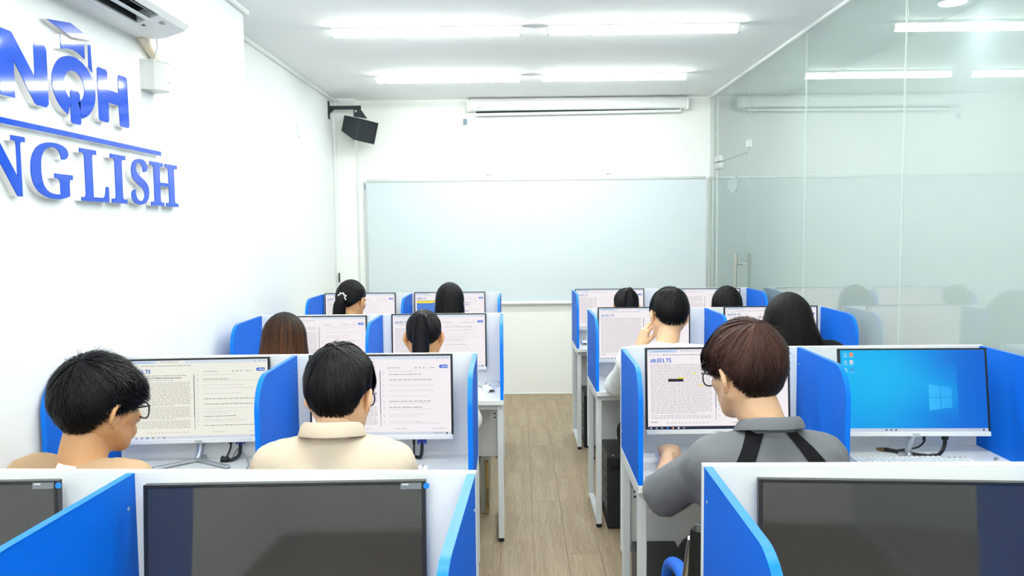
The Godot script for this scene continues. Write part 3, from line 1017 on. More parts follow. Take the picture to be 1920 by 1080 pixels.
		if off:
			var fl := MB.new()
			fl.box(Vector3(W / 2 - 0.027, -0.009, 0.0032), Vector3(0.04, 0.012, 0.0006), 0.0)
			if q[0] != "R4a":
				sh.call(fl, "film_label", M.film_grey, t)
				place.call(text("HDMI", 0.0034, 0.0003), W / 2 - 0.044, -0.006, "label_print", M.label_white, t, true, 0.0037)
				var ft := MB.new()
				ft.tube([Vector3(W / 2 + 0.002, -0.009, 0.0033), Vector3(W / 2 + 0.002, -0.009, 0.0039)], 0.0058, 16)
				sh.call(ft, "film_tab", M.film_blue, t)
		# stand: slim neck leaning forward to a hub with two splayed feet
		var st := MB.new()
		st.tube([top + B2 * Vector3(0, -0.25, -0.03), top + B2 * Vector3(0, -0.32, -0.026), Vector3(-0.004, 0.03, 0.0), Vector3(-0.006, 0.010, 0.02)], [0.014, 0.014, 0.011, 0.013], 8)
		part("stand_neck", st, M.silver, t)
		for s in [-1, 1]:
			var ft := MB.new()
			ft.beam(Vector3(-0.006, 0.008, 0.01), Vector3(s * 0.135, 0.006, 0.115), 0.022, 0.010, 0.003)
			part("stand_foot", ft, M.silver, t)
		var rf := MB.new()
		rf.beam(Vector3(-0.006, 0.008, 0.02), Vector3(-0.004, 0.006, -0.05), 0.03, 0.010, 0.003)
		part("stand_foot", rf, M.silver, t)

# ---------------------------------------------------------------- things on and under the desks
func bezier(pts: Array, n := 24) -> Array:
	var c := Curve3D.new()
	for i in pts.size():
		var t: Vector3 = ((pts[mini(i + 1, pts.size() - 1)] as Vector3) - (pts[maxi(i - 1, 0)] as Vector3)) / 6.0
		c.add_point(pts[i], -t, t)
	var out := []
	for i in n + 1: out.append(c.sample_baked(c.get_baked_length() * i / n, true))
	return out

func keyboard(label: String, where: Vector3, turn: float) -> Node3D:
	var t := thing("keyboard", label, "keyboard", where, turn, "white keyboards")
	part("case", boxmb(Vector3(0, 0.008, 0), Vector3(0.435, 0.016, 0.13), 0.004), M.plastic_white, t)
	part("indicator_strip", boxmb(Vector3(0.17, 0.0165, -0.055), Vector3(0.075, 0.003, 0.016), 0.0005), M.dark, t)
	for k in 3:
		part("indicator", boxmb(Vector3(0.15 + k * 0.02, 0.0182, -0.055), Vector3(0.003, 0.001, 0.003), 0.0), M.label_white, t)
	var km := MB.new()
	km.box(Vector3.ZERO, Vector3(0.0165, 0.009, 0.0165), 0.003)
	var mesh := km.mesh()
	for row in 6:
		for col in 22:
			if row == 0 and col > 16: continue
			if row == 5 and col > 3 and col < 9: continue
			var o := part("key", mesh, M.plastic_white, t)
			o.position = Vector3(-0.203 + col * 0.0193, 0.0205, -0.052 + row * 0.0195)
	part("space_bar", boxmb(Vector3(-0.203 + 6 * 0.0193, 0.0205, -0.052 + 5 * 0.0195), Vector3(0.112, 0.009, 0.0165), 0.003), M.plastic_white, t)
	return t

func mouse(label: String, where: Vector3, turn: float) -> Node3D:
	var t := thing("mouse", label, "mouse", where, turn, "white computer mice")
	var b := MB.new()
	var rows := []
	for i in 13:
		var v := i / 12.0
		var z := lerpf(-0.052, 0.052, v)
		var w := 0.031 * pow(sin(PI * clampf(v * 0.9 + 0.05, 0, 1)), 0.35)
		var h := 0.034 * pow(sin(PI * clampf(v * 0.86 + 0.04, 0, 1)), 0.6)
		var row := []
		for k in 15:
			var an := PI * k / 14.0
			row.append(Vector3(-w * cos(an), h * pow(sin(an), 0.7), z))
		rows.append(row)
	b.grid(rows, false, true)
	part("shell", b, M.plastic_white, t)
	var wl := MB.new()
	wl.tube([Vector3(-0.004, 0.03, -0.03), Vector3(0.004, 0.03, -0.03)], 0.008, 12)
	part("wheel", wl, M.cable_grey, t)
	part("emblem", boxmb(Vector3(0, 0.0335, 0.022), Vector3(0.006, 0.002, 0.008), 0.0005), M.ink, t)
	return t

func tower(label: String, where: Vector3, turn := 0.0) -> Node3D:
	var t := thing("computer_tower", label, "computer", where, turn, "computer towers under the desks")
	part("case", boxmb(Vector3(0, 0.2, 0), Vector3(0.17, 0.385, 0.36), 0.004), M.plastic_black, t)
	part("front_panel", boxmb(Vector3(0, 0.2, 0.188), Vector3(0.172, 0.39, 0.018), 0.006), M.dark, t)
	part("power_button", boxmb(Vector3(-0.05, 0.397, 0.17), Vector3(0.012, 0.004, 0.012), 0.001), M.silver, t)
	part("drive_bay", boxmb(Vector3(0, 0.34, 0.198), Vector3(0.14, 0.03, 0.003), 0.001), M.plastic_black, t)
	for k in 5: part("vent", boxmb(Vector3(-0.087, 0.1 + k * 0.05, 0.1), Vector3(0.003, 0.008, 0.11), 0.0), M.bracket, t)
	for s in [-1, 1]:
		for z in [-0.14, 0.14]: part("foot", boxmb(Vector3(s * 0.06, 0.004, z), Vector3(0.02, 0.008, 0.03), 0.001), M.rubber, t)
	return t

func desk_things() -> void:
	keyboard("white keyboard below the bright blue desktop monitor", at(1.405, 0.7505, 2.80), 0.0)
	keyboard("white keyboard peeking out beside the beige shirt's sleeve", at(-0.545, 0.7505, 2.745), 0.02)
	mouse("white mouse under the hand of the person in the grey polo shirt", at(0.535, 0.7505, 2.945), 0.15)
	mouse("white mouse lying at the desk edge by the aisle, near clear wrapping", at(-0.178, 0.7505, 4.225), 0.4)
	mouse("white mouse at the far desk next to the aisle on the glass side", at(0.475, 0.7505, 5.95), 0.0)
	mouse("white mouse to the right of the white keyboard by the glass wall", at(1.68, 0.7505, 2.76), 0.0)
	# crumpled clear wrapping beside the aisle mouse
	var wr := MB.new()
	var nz := FastNoiseLite.new()
	nz.seed = 5
	nz.frequency = 28.0
	var rows := []
	for i in 15:
		var row := []
		for k in 17:
			var p := Vector3(-0.055 + 0.11 * k / 16.0, 0, -0.05 + 0.1 * i / 14.0)
			var e := 1.0 - clampf(Vector2(p.x / 0.055, p.z / 0.05).length(), 0, 1)
			p.y = 0.002 + 0.05 * pow(e, 0.6) * (0.6 + 0.6 * nz.get_noise_2d(p.x, p.z))
			row.append(p)
		rows.append(row)
	wr.grid(rows)
	solo("plastic_wrapper", wr, M.clear_wrap, "crumpled clear plastic wrapping behind the mouse by the aisle", "wrapper", at(-0.155, 0.751, 4.36))
	# leads of the monitors that show them
	var leads := [
		["thin black power lead hanging below the warm-tinted monitor", M.cable, 0.0035, [at(-1.105, 0.83, 2.965), at(-1.105, 0.80, 2.965), at(-1.108, 0.775, 2.94), at(-1.118, 0.757, 2.93), at(-1.125, 0.755, 2.98)], 0],
		["blue-plugged black video lead under the warm-tinted monitor", M.cable, 0.0065, [at(-1.067, 0.835, 2.96), at(-1.067, 0.80, 2.96), at(-1.072, 0.768, 2.95), at(-1.10, 0.757, 2.93), at(-1.14, 0.757, 2.97)], 1],
		["thin grey lead looping over the desk below the warm-tinted monitor", M.cable_grey, 0.0022, [at(-1.105, 0.754, 2.98), at(-1.085, 0.785, 2.985), at(-1.05, 0.775, 2.95), at(-1.01, 0.757, 2.88), at(-1.0, 0.754, 2.80), at(-1.02, 0.754, 2.76)], 0],
		["blue-plugged black video lead beside the beige shirt", M.cable, 0.0065, [at(-0.375, 0.835, 2.94), at(-0.375, 0.80, 2.94), at(-0.378, 0.77, 2.935), at(-0.39, 0.757, 2.95), at(-0.43, 0.757, 2.98)], 1],
		["thin black power lead beside the beige shirt's collar side", M.cable, 0.0035, [at(-0.405, 0.83, 2.94), at(-0.405, 0.79, 2.94), at(-0.41, 0.756, 2.95), at(-0.44, 0.754, 2.99)], 0],
		["thin black lead curving below the bright blue desktop monitor", M.cable, 0.0035, [at(1.500, 0.83, 2.94), at(1.500, 0.805, 2.94), at(1.485, 0.778, 2.96), at(1.445, 0.765, 2.98), at(1.41, 0.757, 3.0), at(1.39, 0.757, 3.02)], 0],
		["thick black video lead curving below the bright blue desktop monitor", M.cable, 0.007, [at(1.572, 0.84, 2.93), at(1.572, 0.80, 2.93), at(1.555, 0.772, 2.92), at(1.52, 0.759, 2.91), at(1.45, 0.759, 2.95), at(1.39, 0.759, 3.01)], 2],
		["tangle of thin grey leads on the desk behind the white keyboard", M.cable_grey, 0.0022, [at(1.42, 0.754, 2.985), at(1.47, 0.754, 2.93), at(1.53, 0.754, 2.88), at(1.50, 0.754, 2.905), at(1.46, 0.754, 2.90), at(1.51, 0.756, 2.93), at(1.545, 0.76, 2.94), at(1.55, 0.754, 2.88), at(1.565, 0.754, 2.865)], 0],
		["thin grey lead running from the aisle mouse to the back panel", M.cable_grey, 0.002, [at(-0.195, 0.754, 4.28), at(-0.25, 0.753, 4.36), at(-0.30, 0.753, 4.34), at(-0.34, 0.753, 4.42)], 0],
	]
	for l in leads:
		var o: Vector3 = l[3][0]
		var rel := []
		for p in l[3]: rel.append(p - o)
		var t := thing("cable", l[0], "cable", o)
		var b := MB.new()
		b.tube(bezier(rel, 40), l[2], 8)
		part("lead", b, l[1], t)
		if l[4] == 1:
			part("plug", boxmb(Vector3(0, -0.008, 0), Vector3(0.034, 0.016, 0.013), 0.002), M.vga, t)
			for s in [-1, 1]: part("thumb_screw", boxmb(Vector3(s * 0.0135, -0.018, 0), Vector3(0.007, 0.012, 0.007), 0.001), M.vga, t)
			part("strain_relief", boxmb(Vector3(0, -0.022, 0), Vector3(0.011, 0.016, 0.010), 0.002), M.vga, t)
			if o.x < -1.0:
				var fe := MB.new()
				fe.tube([rel[3] + Vector3(-0.03, 0.002, 0), rel[3] + Vector3(-0.002, 0.002, 0)], 0.011, 12)
				part("ferrite", fe, M.plastic_black, t)
		elif l[4] == 2:
			part("plug", boxmb(Vector3(0, -0.012, 0), Vector3(0.024, 0.026, 0.011), 0.002), M.plastic_black, t)
			part("strain_relief", boxmb(Vector3(0, -0.032, 0), Vector3(0.013, 0.018, 0.010), 0.002), M.plastic_black, t)
		elif l[2] > 0.003:
			part("plug", boxmb(Vector3(0, -0.01, 0), Vector3(0.010, 0.022, 0.009), 0.002), M.plastic_black, t)
	# grommet hole with its brown liner
	var gm := MB.new()
	gm.tube([Vector3(0, 0, 0), Vector3(0, 0.0012, 0)], 0.03, 24)
	solo("cable_grommet", gm, M.brown, "brown round cable hole in the desktop under the bright blue monitor", "cable hole", at(1.395, 0.7503, 3.03))
	# towers
	tower("black computer tower under the far desk, glass side of the aisle", at(0.545, 0, 5.98), 0.0)
	tower("black computer tower under the second-row desk, glass side of the aisle", at(0.54, 0, 4.38), 0.0)
	tower("black computer tower under the desk of the person in the grey polo shirt", at(0.51, 0, 2.86), 0.0)
	# slim grey and gold tower by the aisle
	var t := thing("slim_tower", "slim grey computer tower with a gold front strip beside the aisle legs", "computer", at(-0.212, 0, 4.57))
	part("case", boxmb(Vector3(0, 0.16, 0), Vector3(0.046, 0.315, 0.28), 0.003), M.case_grey, t)
	part("front_strip", boxmb(Vector3(0.013, 0.16, 0.142), Vector3(0.020, 0.315, 0.012), 0.003), M.gold, t)
	for k in 14: part("vent", boxmb(Vector3(0.016, 0.04 + k * 0.0085, 0.1485), Vector3(0.010, 0.004, 0.002), 0.0), M.ink, t)
	part("button", boxmb(Vector3(0.016, 0.305, 0.149), Vector3(0.008, 0.010, 0.003), 0.001), M.ink, t)

# ---------------------------------------------------------------- chairs
var chair0: Node3D

func make_chair(label: String, where: Vector3, turn: float) -> Node3D:
	var t := thing("office_chair", label, "chair", where, turn, "blue padded steel chairs")
	var seat := MB.new()
	seat.box(Vector3(0, 0.43, 0), Vector3(0.43, 0.05, 0.42), 0.022)
	part("seat", seat, M.cushion, t)
	var bk := MB.new()
	var rows := []
	for side in 2:
		rows = []
		for i in 13:
			var v := i / 12.0
			var row := []
			for k in 15:
				var u := k / 14.0 * 2.0 - 1.0
				var wv := 0.20 * (1.0 - 0.22 * pow(absf(v * 2.0 - 1.0), 8.0))
				row.append(Vector3(u * wv, 0.50 + v * 0.42, 0.225 + v * 0.06 - 0.035 * (1 - u * u) * -1.0 + (0.028 if side == 1 else 0.0) * (1.0 - pow(absf(u), 6.0)) * (1.0 - pow(absf(v * 2 - 1), 6.0))))
			rows.append(row)
		bk.grid(rows, false, side == 0)
	part("backrest", bk, M.cushion, t)
	var shl := MB.new()
	shl.box(Vector3(0, 0.71, 0.302), Vector3(0.41, 0.43, 0.03), 0.012, Basis(Vector3.RIGHT, 0.17))
	part("backrest_shell", shl, M.plastic_black, t)
	for s in [-1, 1]:
		var up := MB.new()
		up.tube(bezier([Vector3(s * 0.195, 0.88, 0.318), Vector3(s * 0.212, 0.60, 0.245), Vector3(s * 0.215, 0.42, 0.21), Vector3(s * 0.22, 0.2, 0.235), Vector3(s * 0.225, 0.012, 0.27)], 14), 0.0125, 10)
		part("leg", up, M.steel, t)
		var fr := MB.new()
		fr.tube(bezier([Vector3(s * 0.215, 0.41, 0.18), Vector3(s * 0.215, 0.39, -0.1), Vector3(s * 0.218, 0.30, -0.19), Vector3(s * 0.222, 0.012, -0.24)], 14), 0.0125, 10)
		part("leg", fr, M.steel, t)
		part("foot_cap", boxmb(Vector3(s * 0.225, 0.008, 0.27), Vector3(0.03, 0.016, 0.03), 0.004), M.rubber, t)
		part("foot_cap", boxmb(Vector3(s * 0.222, 0.008, -0.24), Vector3(0.03, 0.016, 0.03), 0.004), M.rubber, t)
	return t

func chairs() -> void:
	chair0 = make_chair("blue padded chair under the person in the tan t-shirt", at(-1.22, 0, 2.10), 0.0)
	var more := [
		["blue padded chair under the person in the beige shirt", -0.54, 2.12, 0.0],
		["blue padded chair under the person with long brown hair", -1.12, 3.58, 0.0],
		["blue padded chair under the person with the high ponytail", -0.46, 3.58, 0.0],
		["blue padded chair under the person with the beaded ponytail", -1.11, 5.06, 0.0],
		["blue padded chair under the person before the blue-marked page", -0.46, 5.06, 0.0],
		["steel-legged blue and black chair under the person in the grey polo shirt", 0.595, 2.15, 0.0],
		["blue padded chair under the person in the white shirt", 0.735, 3.74, 0.0],
		["blue padded chair under the person in black with long wavy hair", 1.30, 3.70, 0.0],
		["blue padded chair under the person with the small high ponytail", 0.72, 5.27, 0.0],
		["blue padded chair under the person nearest the glass door", 1.40, 5.27, 0.0],
	]
	for q in more:
		var c := chair0.duplicate() as Node3D
		c.name = numbered("office_chair")
		add_child(c)
		c.position = at(q[1], 0, q[2])
		c.rotation.y = q[3]
		c.set_meta("label", q[0])
		if q[0].begins_with("steel"):
			for s in [-1, 1]:
				var pad := MB.new()
				pad.tube(bezier([Vector3(s * 0.17, 0.69, 0.16), Vector3(s * 0.172, 0.685, 0.02), Vector3(s * 0.172, 0.63, -0.1), Vector3(s * 0.172, 0.54, -0.13)], 14), 0.019, 12)
				part("armrest", pad, M.cushion_bright, c, "bright blue arm pad")
				var sp := MB.new()
				sp.tube([Vector3(s * 0.225, 0.42, 0.02), Vector3(s * 0.2, 0.50, 0.02), Vector3(s * 0.172, 0.68, 0.03)], 0.013, 10)
				part("arm_support", sp, M.plastic_black, c)

# ---------------------------------------------------------------- bodies: a smooth union of tapered capsules and ellipsoids, meshed as surface nets
class Field:
	var A := PackedVector3Array()
	var BA := PackedVector3Array()
	var inv := PackedFloat32Array()
	var ra := PackedFloat32Array()
	var rb := PackedFloat32Array()
	var kind := PackedInt32Array()
	var rot: Array[Basis] = []
	var ir := PackedVector3Array()
	var pn := PackedVector3Array()
	var pc := PackedFloat32Array()
	var k := 0.03
	var lo := Vector3(1e9, 1e9, 1e9)
	var hi := Vector3(-1e9, -1e9, -1e9)

	func _add(a: Vector3, ba: Vector3, r0: float, r1: float, kd: int, b: Basis, e: Vector3, n: Vector3, c: float) -> void:
		A.append(a); BA.append(ba); inv.append(1.0 / maxf(ba.length_squared(), 1e-9)); ra.append(r0); rb.append(r1); kind.append(kd); rot.append(b)
		ir.append(Vector3(1.0 / e.x, 1.0 / e.y, 1.0 / e.z)); pn.append(n); pc.append(c)

	func cap(a: Vector3, b: Vector3, r0: float, r1: float, n := Vector3.ZERO, c := 1e9) -> void:
		_add(a, b - a, r0, r1, 0, Basis.IDENTITY, Vector3.ONE, n, c)
		var m := maxf(r0, r1) + k
		lo = lo.min(a - Vector3(m, m, m)).min(b - Vector3(m, m, m)); hi = hi.max(a + Vector3(m, m, m)).max(b + Vector3(m, m, m))

	func ell(c: Vector3, r: Vector3, b := Basis.IDENTITY, sub := false) -> void:
		_add(c, Vector3.ZERO, 0, 0, 2 if sub else 1, b.transposed(), r, Vector3.ZERO, 1e9)
		var m := maxf(r.x, maxf(r.y, r.z)) + k
		if not sub:
			lo = lo.min(c - Vector3(m, m, m)); hi = hi.max(c + Vector3(m, m, m))

	func one(i: int, p: Vector3) -> float:
		var q := p - A[i]
		if kind[i] == 0:
			var ba := BA[i]
			var t := clampf(q.dot(ba) * inv[i], 0.0, 1.0)
			var x := (q - ba * t).length() - ra[i] - (rb[i] - ra[i]) * t
			if pc[i] < 1e8: x = maxf(x, pn[i].dot(p) - pc[i])
			return x
		q = rot[i] * q
		var e := q * ir[i]
		var k0 := e.length()
		var k1 := (e * ir[i]).length()
		if k1 < 1e-6: return -1.0 / maxf(ir[i].x, maxf(ir[i].y, ir[i].z))
		return k0 * (k0 - 1.0) / k1

	func eval(p: Vector3, ids: PackedInt32Array) -> float:
		var d := 1e9
		for i in ids:
			var x := one(i, p)
			if kind[i] == 2:
				x = -x
				var h := maxf(k * 0.5 - absf(d - x), 0.0) / (k * 0.5)
				d = maxf(d, x) + h * h * k * 0.125
			else:
				var h := maxf(k - absf(d - x), 0.0) / k
				d = minf(d, x) - h * h * k * 0.25
		return d

	func all() -> PackedInt32Array:
		return PackedInt32Array(range(A.size()))

	# march from o along dir onto the surface
	func hit(o: Vector3, dir: Vector3) -> Vector3:
		var p := o
		var ids := all()
		for s in 48:
			var d := eval(p, ids)
			if d < 0.0008: break
			p += dir * d * 0.9
		return p

	func net(cell: float, face := false) -> MB:
		var mb := MB.new()
		var NB := 6
		var bs := NB * cell
		var n := ((hi - lo) / bs).ceil()
		var half := bs * 0.8661
		var ids_all := all()
		var S := 4096
		var verts := {}
		var edges := []
		var G := NB + 1
		var val := PackedFloat32Array()
		val.resize(G * G * G)
		for bx in int(n.x):
			for by in int(n.y):
				for bz in int(n.z):
					var org := lo + Vector3(bx, by, bz) * bs
					var ctr := org + Vector3(bs, bs, bs) * 0.5
					var near := PackedFloat32Array()
					var dm := 1e9
					for i in ids_all:
						var x := one(i, ctr)
						near.append(x)
						if kind[i] != 2: dm = minf(dm, x)
					if dm > half * 1.25 + k or dm < -half * 1.6 - k: 
						if not (dm < 0.0 and _has_sub(near, half)): continue
					var ids := PackedInt32Array()
					for i in ids_all:
						if (kind[i] != 2 and near[i] < dm + 2.6 * half + k) or (kind[i] == 2 and near[i] < half * 1.6 + k): ids.append(i)
					var o := 0
					var any_in := false
					var any_out := false
					for z in G:
						for y in G:
							for x in G:
								var d := eval(org + Vector3(x, y, z) * cell, ids)
								val[o] = d
								o += 1
								if d < 0.0: any_in = true
								else: any_out = true
					if not (any_in and any_out): continue
					for z in NB:
						for y in NB:
							for x in NB:
								var i0 := x + y * G + z * G * G
								var c := [val[i0], val[i0 + 1], val[i0 + G], val[i0 + G + 1], val[i0 + G * G], val[i0 + G * G + 1], val[i0 + G * G + G], val[i0 + G * G + G + 1]]
								var m := 0
								for q in 8:
									if c[q] < 0.0: m |= 1 << q
								if m == 0 or m == 255: continue
								var sum := Vector3.ZERO
								var cnt := 0
								for e in 12:
									var pa: int = EA[e]
									var pb: int = EB[e]
									if ((m >> pa) & 1) != ((m >> pb) & 1):
										var t: float = c[pa] / (c[pa] - c[pb])
										var va := Vector3(pa & 1, (pa >> 1) & 1, pa >> 2)
										var vb := Vector3(pb & 1, (pb >> 1) & 1, pb >> 2)
										sum += va.lerp(vb, t)
										cnt += 1
								var p := org + (Vector3(x, y, z) + sum / cnt) * cell
								var key := (bx * NB + x) + S * ((by * NB + y) + S * (bz * NB + z))
								verts[key] = mb.v.size()
								mb.v.append(p)
								var s0 := m & 1
								if s0 != ((m >> 1) & 1): edges.append([key, 0, s0])
								if s0 != ((m >> 2) & 1): edges.append([key, 1, s0])
								if s0 != ((m >> 4) & 1): edges.append([key, 2, s0])
		var step := [1, S, S * S]
		for e in edges:
			var u: int = step[(e[1] + 1) % 3]
			var w: int = step[(e[1] + 2) % 3]
			var k0: int = e[0]
			if verts.has(k0 - u) and verts.has(k0 - w) and verts.has(k0 - u - w):
				var a: int = verts[k0]
				var b: int = verts[k0 - u]
				var c2: int = verts[k0 - u - w]
				var d: int = verts[k0 - w]
				if e[2]: mb.idx.append_array([a, c2, b, a, d, c2])
				else: mb.idx.append_array([a, b, c2, a, c2, d])
		mb.n.resize(mb.v.size())
		for i in range(0, mb.idx.size(), 3):
			var a := mb.v[mb.idx[i]]
			var nn := (mb.v[mb.idx[i + 2]] - a).cross(mb.v[mb.idx[i + 1]] - a)
			for j in 3: mb.n[mb.idx[i + j]] += nn
		mb.uv.resize(mb.v.size())
		mb.c.resize(mb.v.size())
		for i in mb.v.size():
			mb.n[i] = mb.n[i].normalized()
			mb.c[i] = tone(mb.v[i]) if face else Color.WHITE
		return mb

	func tone(p: Vector3) -> Color:
		var c := Color.WHITE
		var lip := Vector2(p.x / 0.024, (p.y + 0.073) / 0.011).length()
		if p.z < -0.08 and lip < 1.0: c = Color(0.80, 0.50, 0.48)
		for s in [-1, 1]:
			var q := Vector2((p.x - s * 0.033) / 0.022, (p.y - 0.022 + absf(p.x) * 0.05) / 0.0045)
			if p.z < -0.07 and q.length() < 1.0: c = Color(0.06, 0.05, 0.05)
		return c

	func _has_sub(near: PackedFloat32Array, half: float) -> bool:
		for i in near.size():
			if kind[i] == 2 and near[i] < half * 1.6: return true
		return false

	const EA := [0, 2, 4, 6, 0, 1, 4, 5, 0, 1, 2, 3]
	const EB := [1, 3, 5, 7, 2, 3, 6, 7, 4, 5, 6, 7]

const CRANIUM := Vector3(0.076, 0.096, 0.094)
const CRANIUM_AT := Vector3(0, 0.02, 0.012)
var head_mb: MB
var hands := {}

func lin(r: int, g: int, b: int) -> Color:
	return Color8(r, g, b).srgb_to_linear()

# a head facing -z, centred between the ears; colours multiply the skin tone
func head_shape() -> MB:
	var f := Field.new()
	f.k = 0.022
	f.ell(CRANIUM_AT, CRANIUM)
	f.ell(Vector3(0, -0.048, -0.036), Vector3(0.060, 0.070, 0.060))
	f.cap(Vector3(0, -0.105, -0.066), Vector3(0, -0.106, -0.060), 0.018, 0.018)
	for s in [-1, 1]:
		f.cap(Vector3(s * 0.058, -0.045, 0.0), Vector3(s * 0.024, -0.100, -0.058), 0.022, 0.017)
		f.cap(Vector3(s * 0.040, -0.022, -0.070), Vector3(s * 0.055, -0.018, -0.045), 0.018, 0.018)
	f.cap(Vector3(-0.036, 0.018, -0.083), Vector3(0.036, 0.018, -0.083), 0.014, 0.014)
	f.cap(Vector3(0, -0.10, 0.02), Vector3(0, -0.03, 0.02), 0.052, 0.06)
	f.k = 0.022
	f.cap(Vector3(0, 0.008, -0.092), Vector3(0, -0.034, -0.112), 0.0075, 0.010)
	for s in [-1, 1]: f.cap(Vector3(s * 0.009, -0.038, -0.103), Vector3(s * 0.010, -0.038, -0.098), 0.008, 0.007)
	f.cap(Vector3(-0.017, -0.068, -0.088), Vector3(0.017, -0.068, -0.088), 0.0075, 0.0075)
	f.cap(Vector3(-0.015, -0.078, -0.087), Vector3(0.015, -0.078, -0.087), 0.008, 0.008)
	for s in [-1, 1]: f.ell(Vector3(s * 0.031, 0.0, -0.098), Vector3(0.017, 0.011, 0.014), Basis.IDENTITY, true)
	var mb := f.net(0.0045, true)
	# ears: own fine grids
	for s in [-1.0, 1.0]:
		var e := Field.new()
		e.k = 0.006
		var B := Basis(Vector3.UP, s * 0.55) * Basis(Vector3.RIGHT, -0.15)
		var o := Vector3(s * 0.079, -0.012, 0.008)
		var rim := []
		for i in 12:
			var an := -0.5 + 4.3 * i / 11.0
			var rr := Vector2(0.0185, 0.031)
			rim.append(o + B * Vector3(s * (0.005 + 0.003 * sin(an)), rr.y * sin(an), rr.x * -cos(an) * -1.0 * (1.0 if i < 99 else 1.0)))
		for i in 11: e.cap(rim[i], rim[i + 1], 0.0046, 0.0046)
		e.cap(o + B * Vector3(s * 0.001, -0.026, -0.004), o + B * Vector3(s * 0.002, -0.018, 0.004), 0.007, 0.006)
		e.ell(o + B * Vector3(0, 0, 0.002), Vector3(0.005, 0.028, 0.017), B)
		e.cap(o + B * Vector3(s * 0.002, -0.008, -0.010), o + B * Vector3(s * 0.002, 0.004, -0.010), 0.005, 0.004)
		mb.append(e.net(0.0032), Transform3D.IDENTITY)
	return mb

# a hand from the wrist, fingers towards -z, palm down, thumb on the +x side (mirror for the other hand)
func hand_shape(curl: float, spread: float) -> MB:
	var f := Field.new()
	f.k = 0.012
	var kn := [Vector3(0.029, 0.0, -0.088), Vector3(0.0095, 0.003, -0.092), Vector3(-0.010, 0.002, -0.088), Vector3(-0.029, -0.003, -0.080)]
	f.cap(Vector3(0, 0, 0.03), Vector3(0, 0, -0.01), 0.024, 0.024)
	for i in 4: f.cap(Vector3(kn[i].x * 0.6, 0, -0.012), kn[i], 0.017, 0.0115)
	f.cap(Vector3(0.016, -0.006, -0.018), Vector3(0.034, -0.012, -0.045), 0.017, 0.0135)
	var mb := f.net(0.0046)
	var lens := [[0.044, 0.026, 0.020], [0.048, 0.030, 0.021], [0.045, 0.028, 0.020], [0.035, 0.021, 0.018]]
	for i in 4:
		var g := Field.new()
		g.k = 0.004
		var p: Vector3 = kn[i]
		var yaw := spread * (1.5 - i) * -0.1
		var a := 0.12
		var back := p + Vector3(0, -0.001, 0.016)
		g.cap(back, p, 0.0105, 0.0095)
		for j in 3:
			a += curl * [0.55, 0.8, 0.55][j] * (1.0 + 0.1 * i)
			var d := Basis(Vector3.UP, yaw) * (Basis(Vector3.RIGHT, -a) * Vector3.FORWARD)
			var q: Vector3 = p + d * lens[i][j]
			g.cap(p, q, 0.0094 - 0.0007 * j, 0.0087 - 0.0008 * j)
			p = q
		mb.append(g.net(0.0036), Transform3D.IDENTITY)
	var t := Field.new()
	t.k = 0.005
	t.cap(Vector3(0.028, -0.010, -0.035), Vector3(0.046, -0.018 - 0.008 * curl, -0.066), 0.0125, 0.010)
	t.cap(Vector3(0.046, -0.018 - 0.008 * curl, -0.066), Vector3(0.046 - 0.01 * curl, -0.024 - 0.012 * curl, -0.093), 0.010, 0.008)
	mb.append(t.net(0.0036), Transform3D.IDENTITY)
	return mb

func mirrored(m: MB) -> MB:
	var o := MB.new()
	for i in m.v.size():
		o.v.append(m.v[i] * Vector3(-1, 1, 1)); o.n.append(m.n[i] * Vector3(-1, 1, 1)); o.uv.append(m.uv[i]); o.c.append(m.c[i])
	for i in range(0, m.idx.size(), 3): o.idx.append_array([m.idx[i], m.idx[i + 2], m.idx[i + 1]])
	return o

# ---------------------------------------------------------------- hair
# directions are measured from the cranium's centre; azimuth 0 is the face, 180 the back of the head
func scalp_r(d: Vector3) -> float:
	return 1.0 / (d / CRANIUM).length()

func table(keys: Array, x: float) -> float:
	for i in range(1, keys.size()):
		if x <= keys[i][0]:
			var t: float = (x - keys[i - 1][0]) / (keys[i][0] - keys[i - 1][0])
			t = t * t * (3 - 2 * t)
			return lerpf(keys[i - 1][1], keys[i][1], t)
	return keys[-1][1]

func az_of(d: Vector3) -> float:
	return rad_to_deg(absf(atan2(d.x, -d.z)))

func el_of(d: Vector3) -> float:
	return rad_to_deg(asin(clampf(d.y, -1, 1)))

func thick(st: Dictionary, d: Vector3) -> float:
	var e := el_of(d)
	var az := az_of(d)
	var side := 1.0 - 0.5 * smoothstep(58.0, 80.0, az) * smoothstep(128.0, 108.0, az) * smoothstep(34.0, 6.0, e)
	return table(st.thick, e) * side + st.get("fringe", 0.0) * smoothstep(70.0, 20.0, az) * smoothstep(50.0, 10.0, e)

func hair_color(st: Dictionary, y: float, j: float) -> Color:
	var c: Color = st.color
	if st.has("tip"): c = c.lerp(st.tip, smoothstep(st.get("tip_from", 0.06), st.get("tip_to", -0.12), y))
	return c * (1.0 + j)

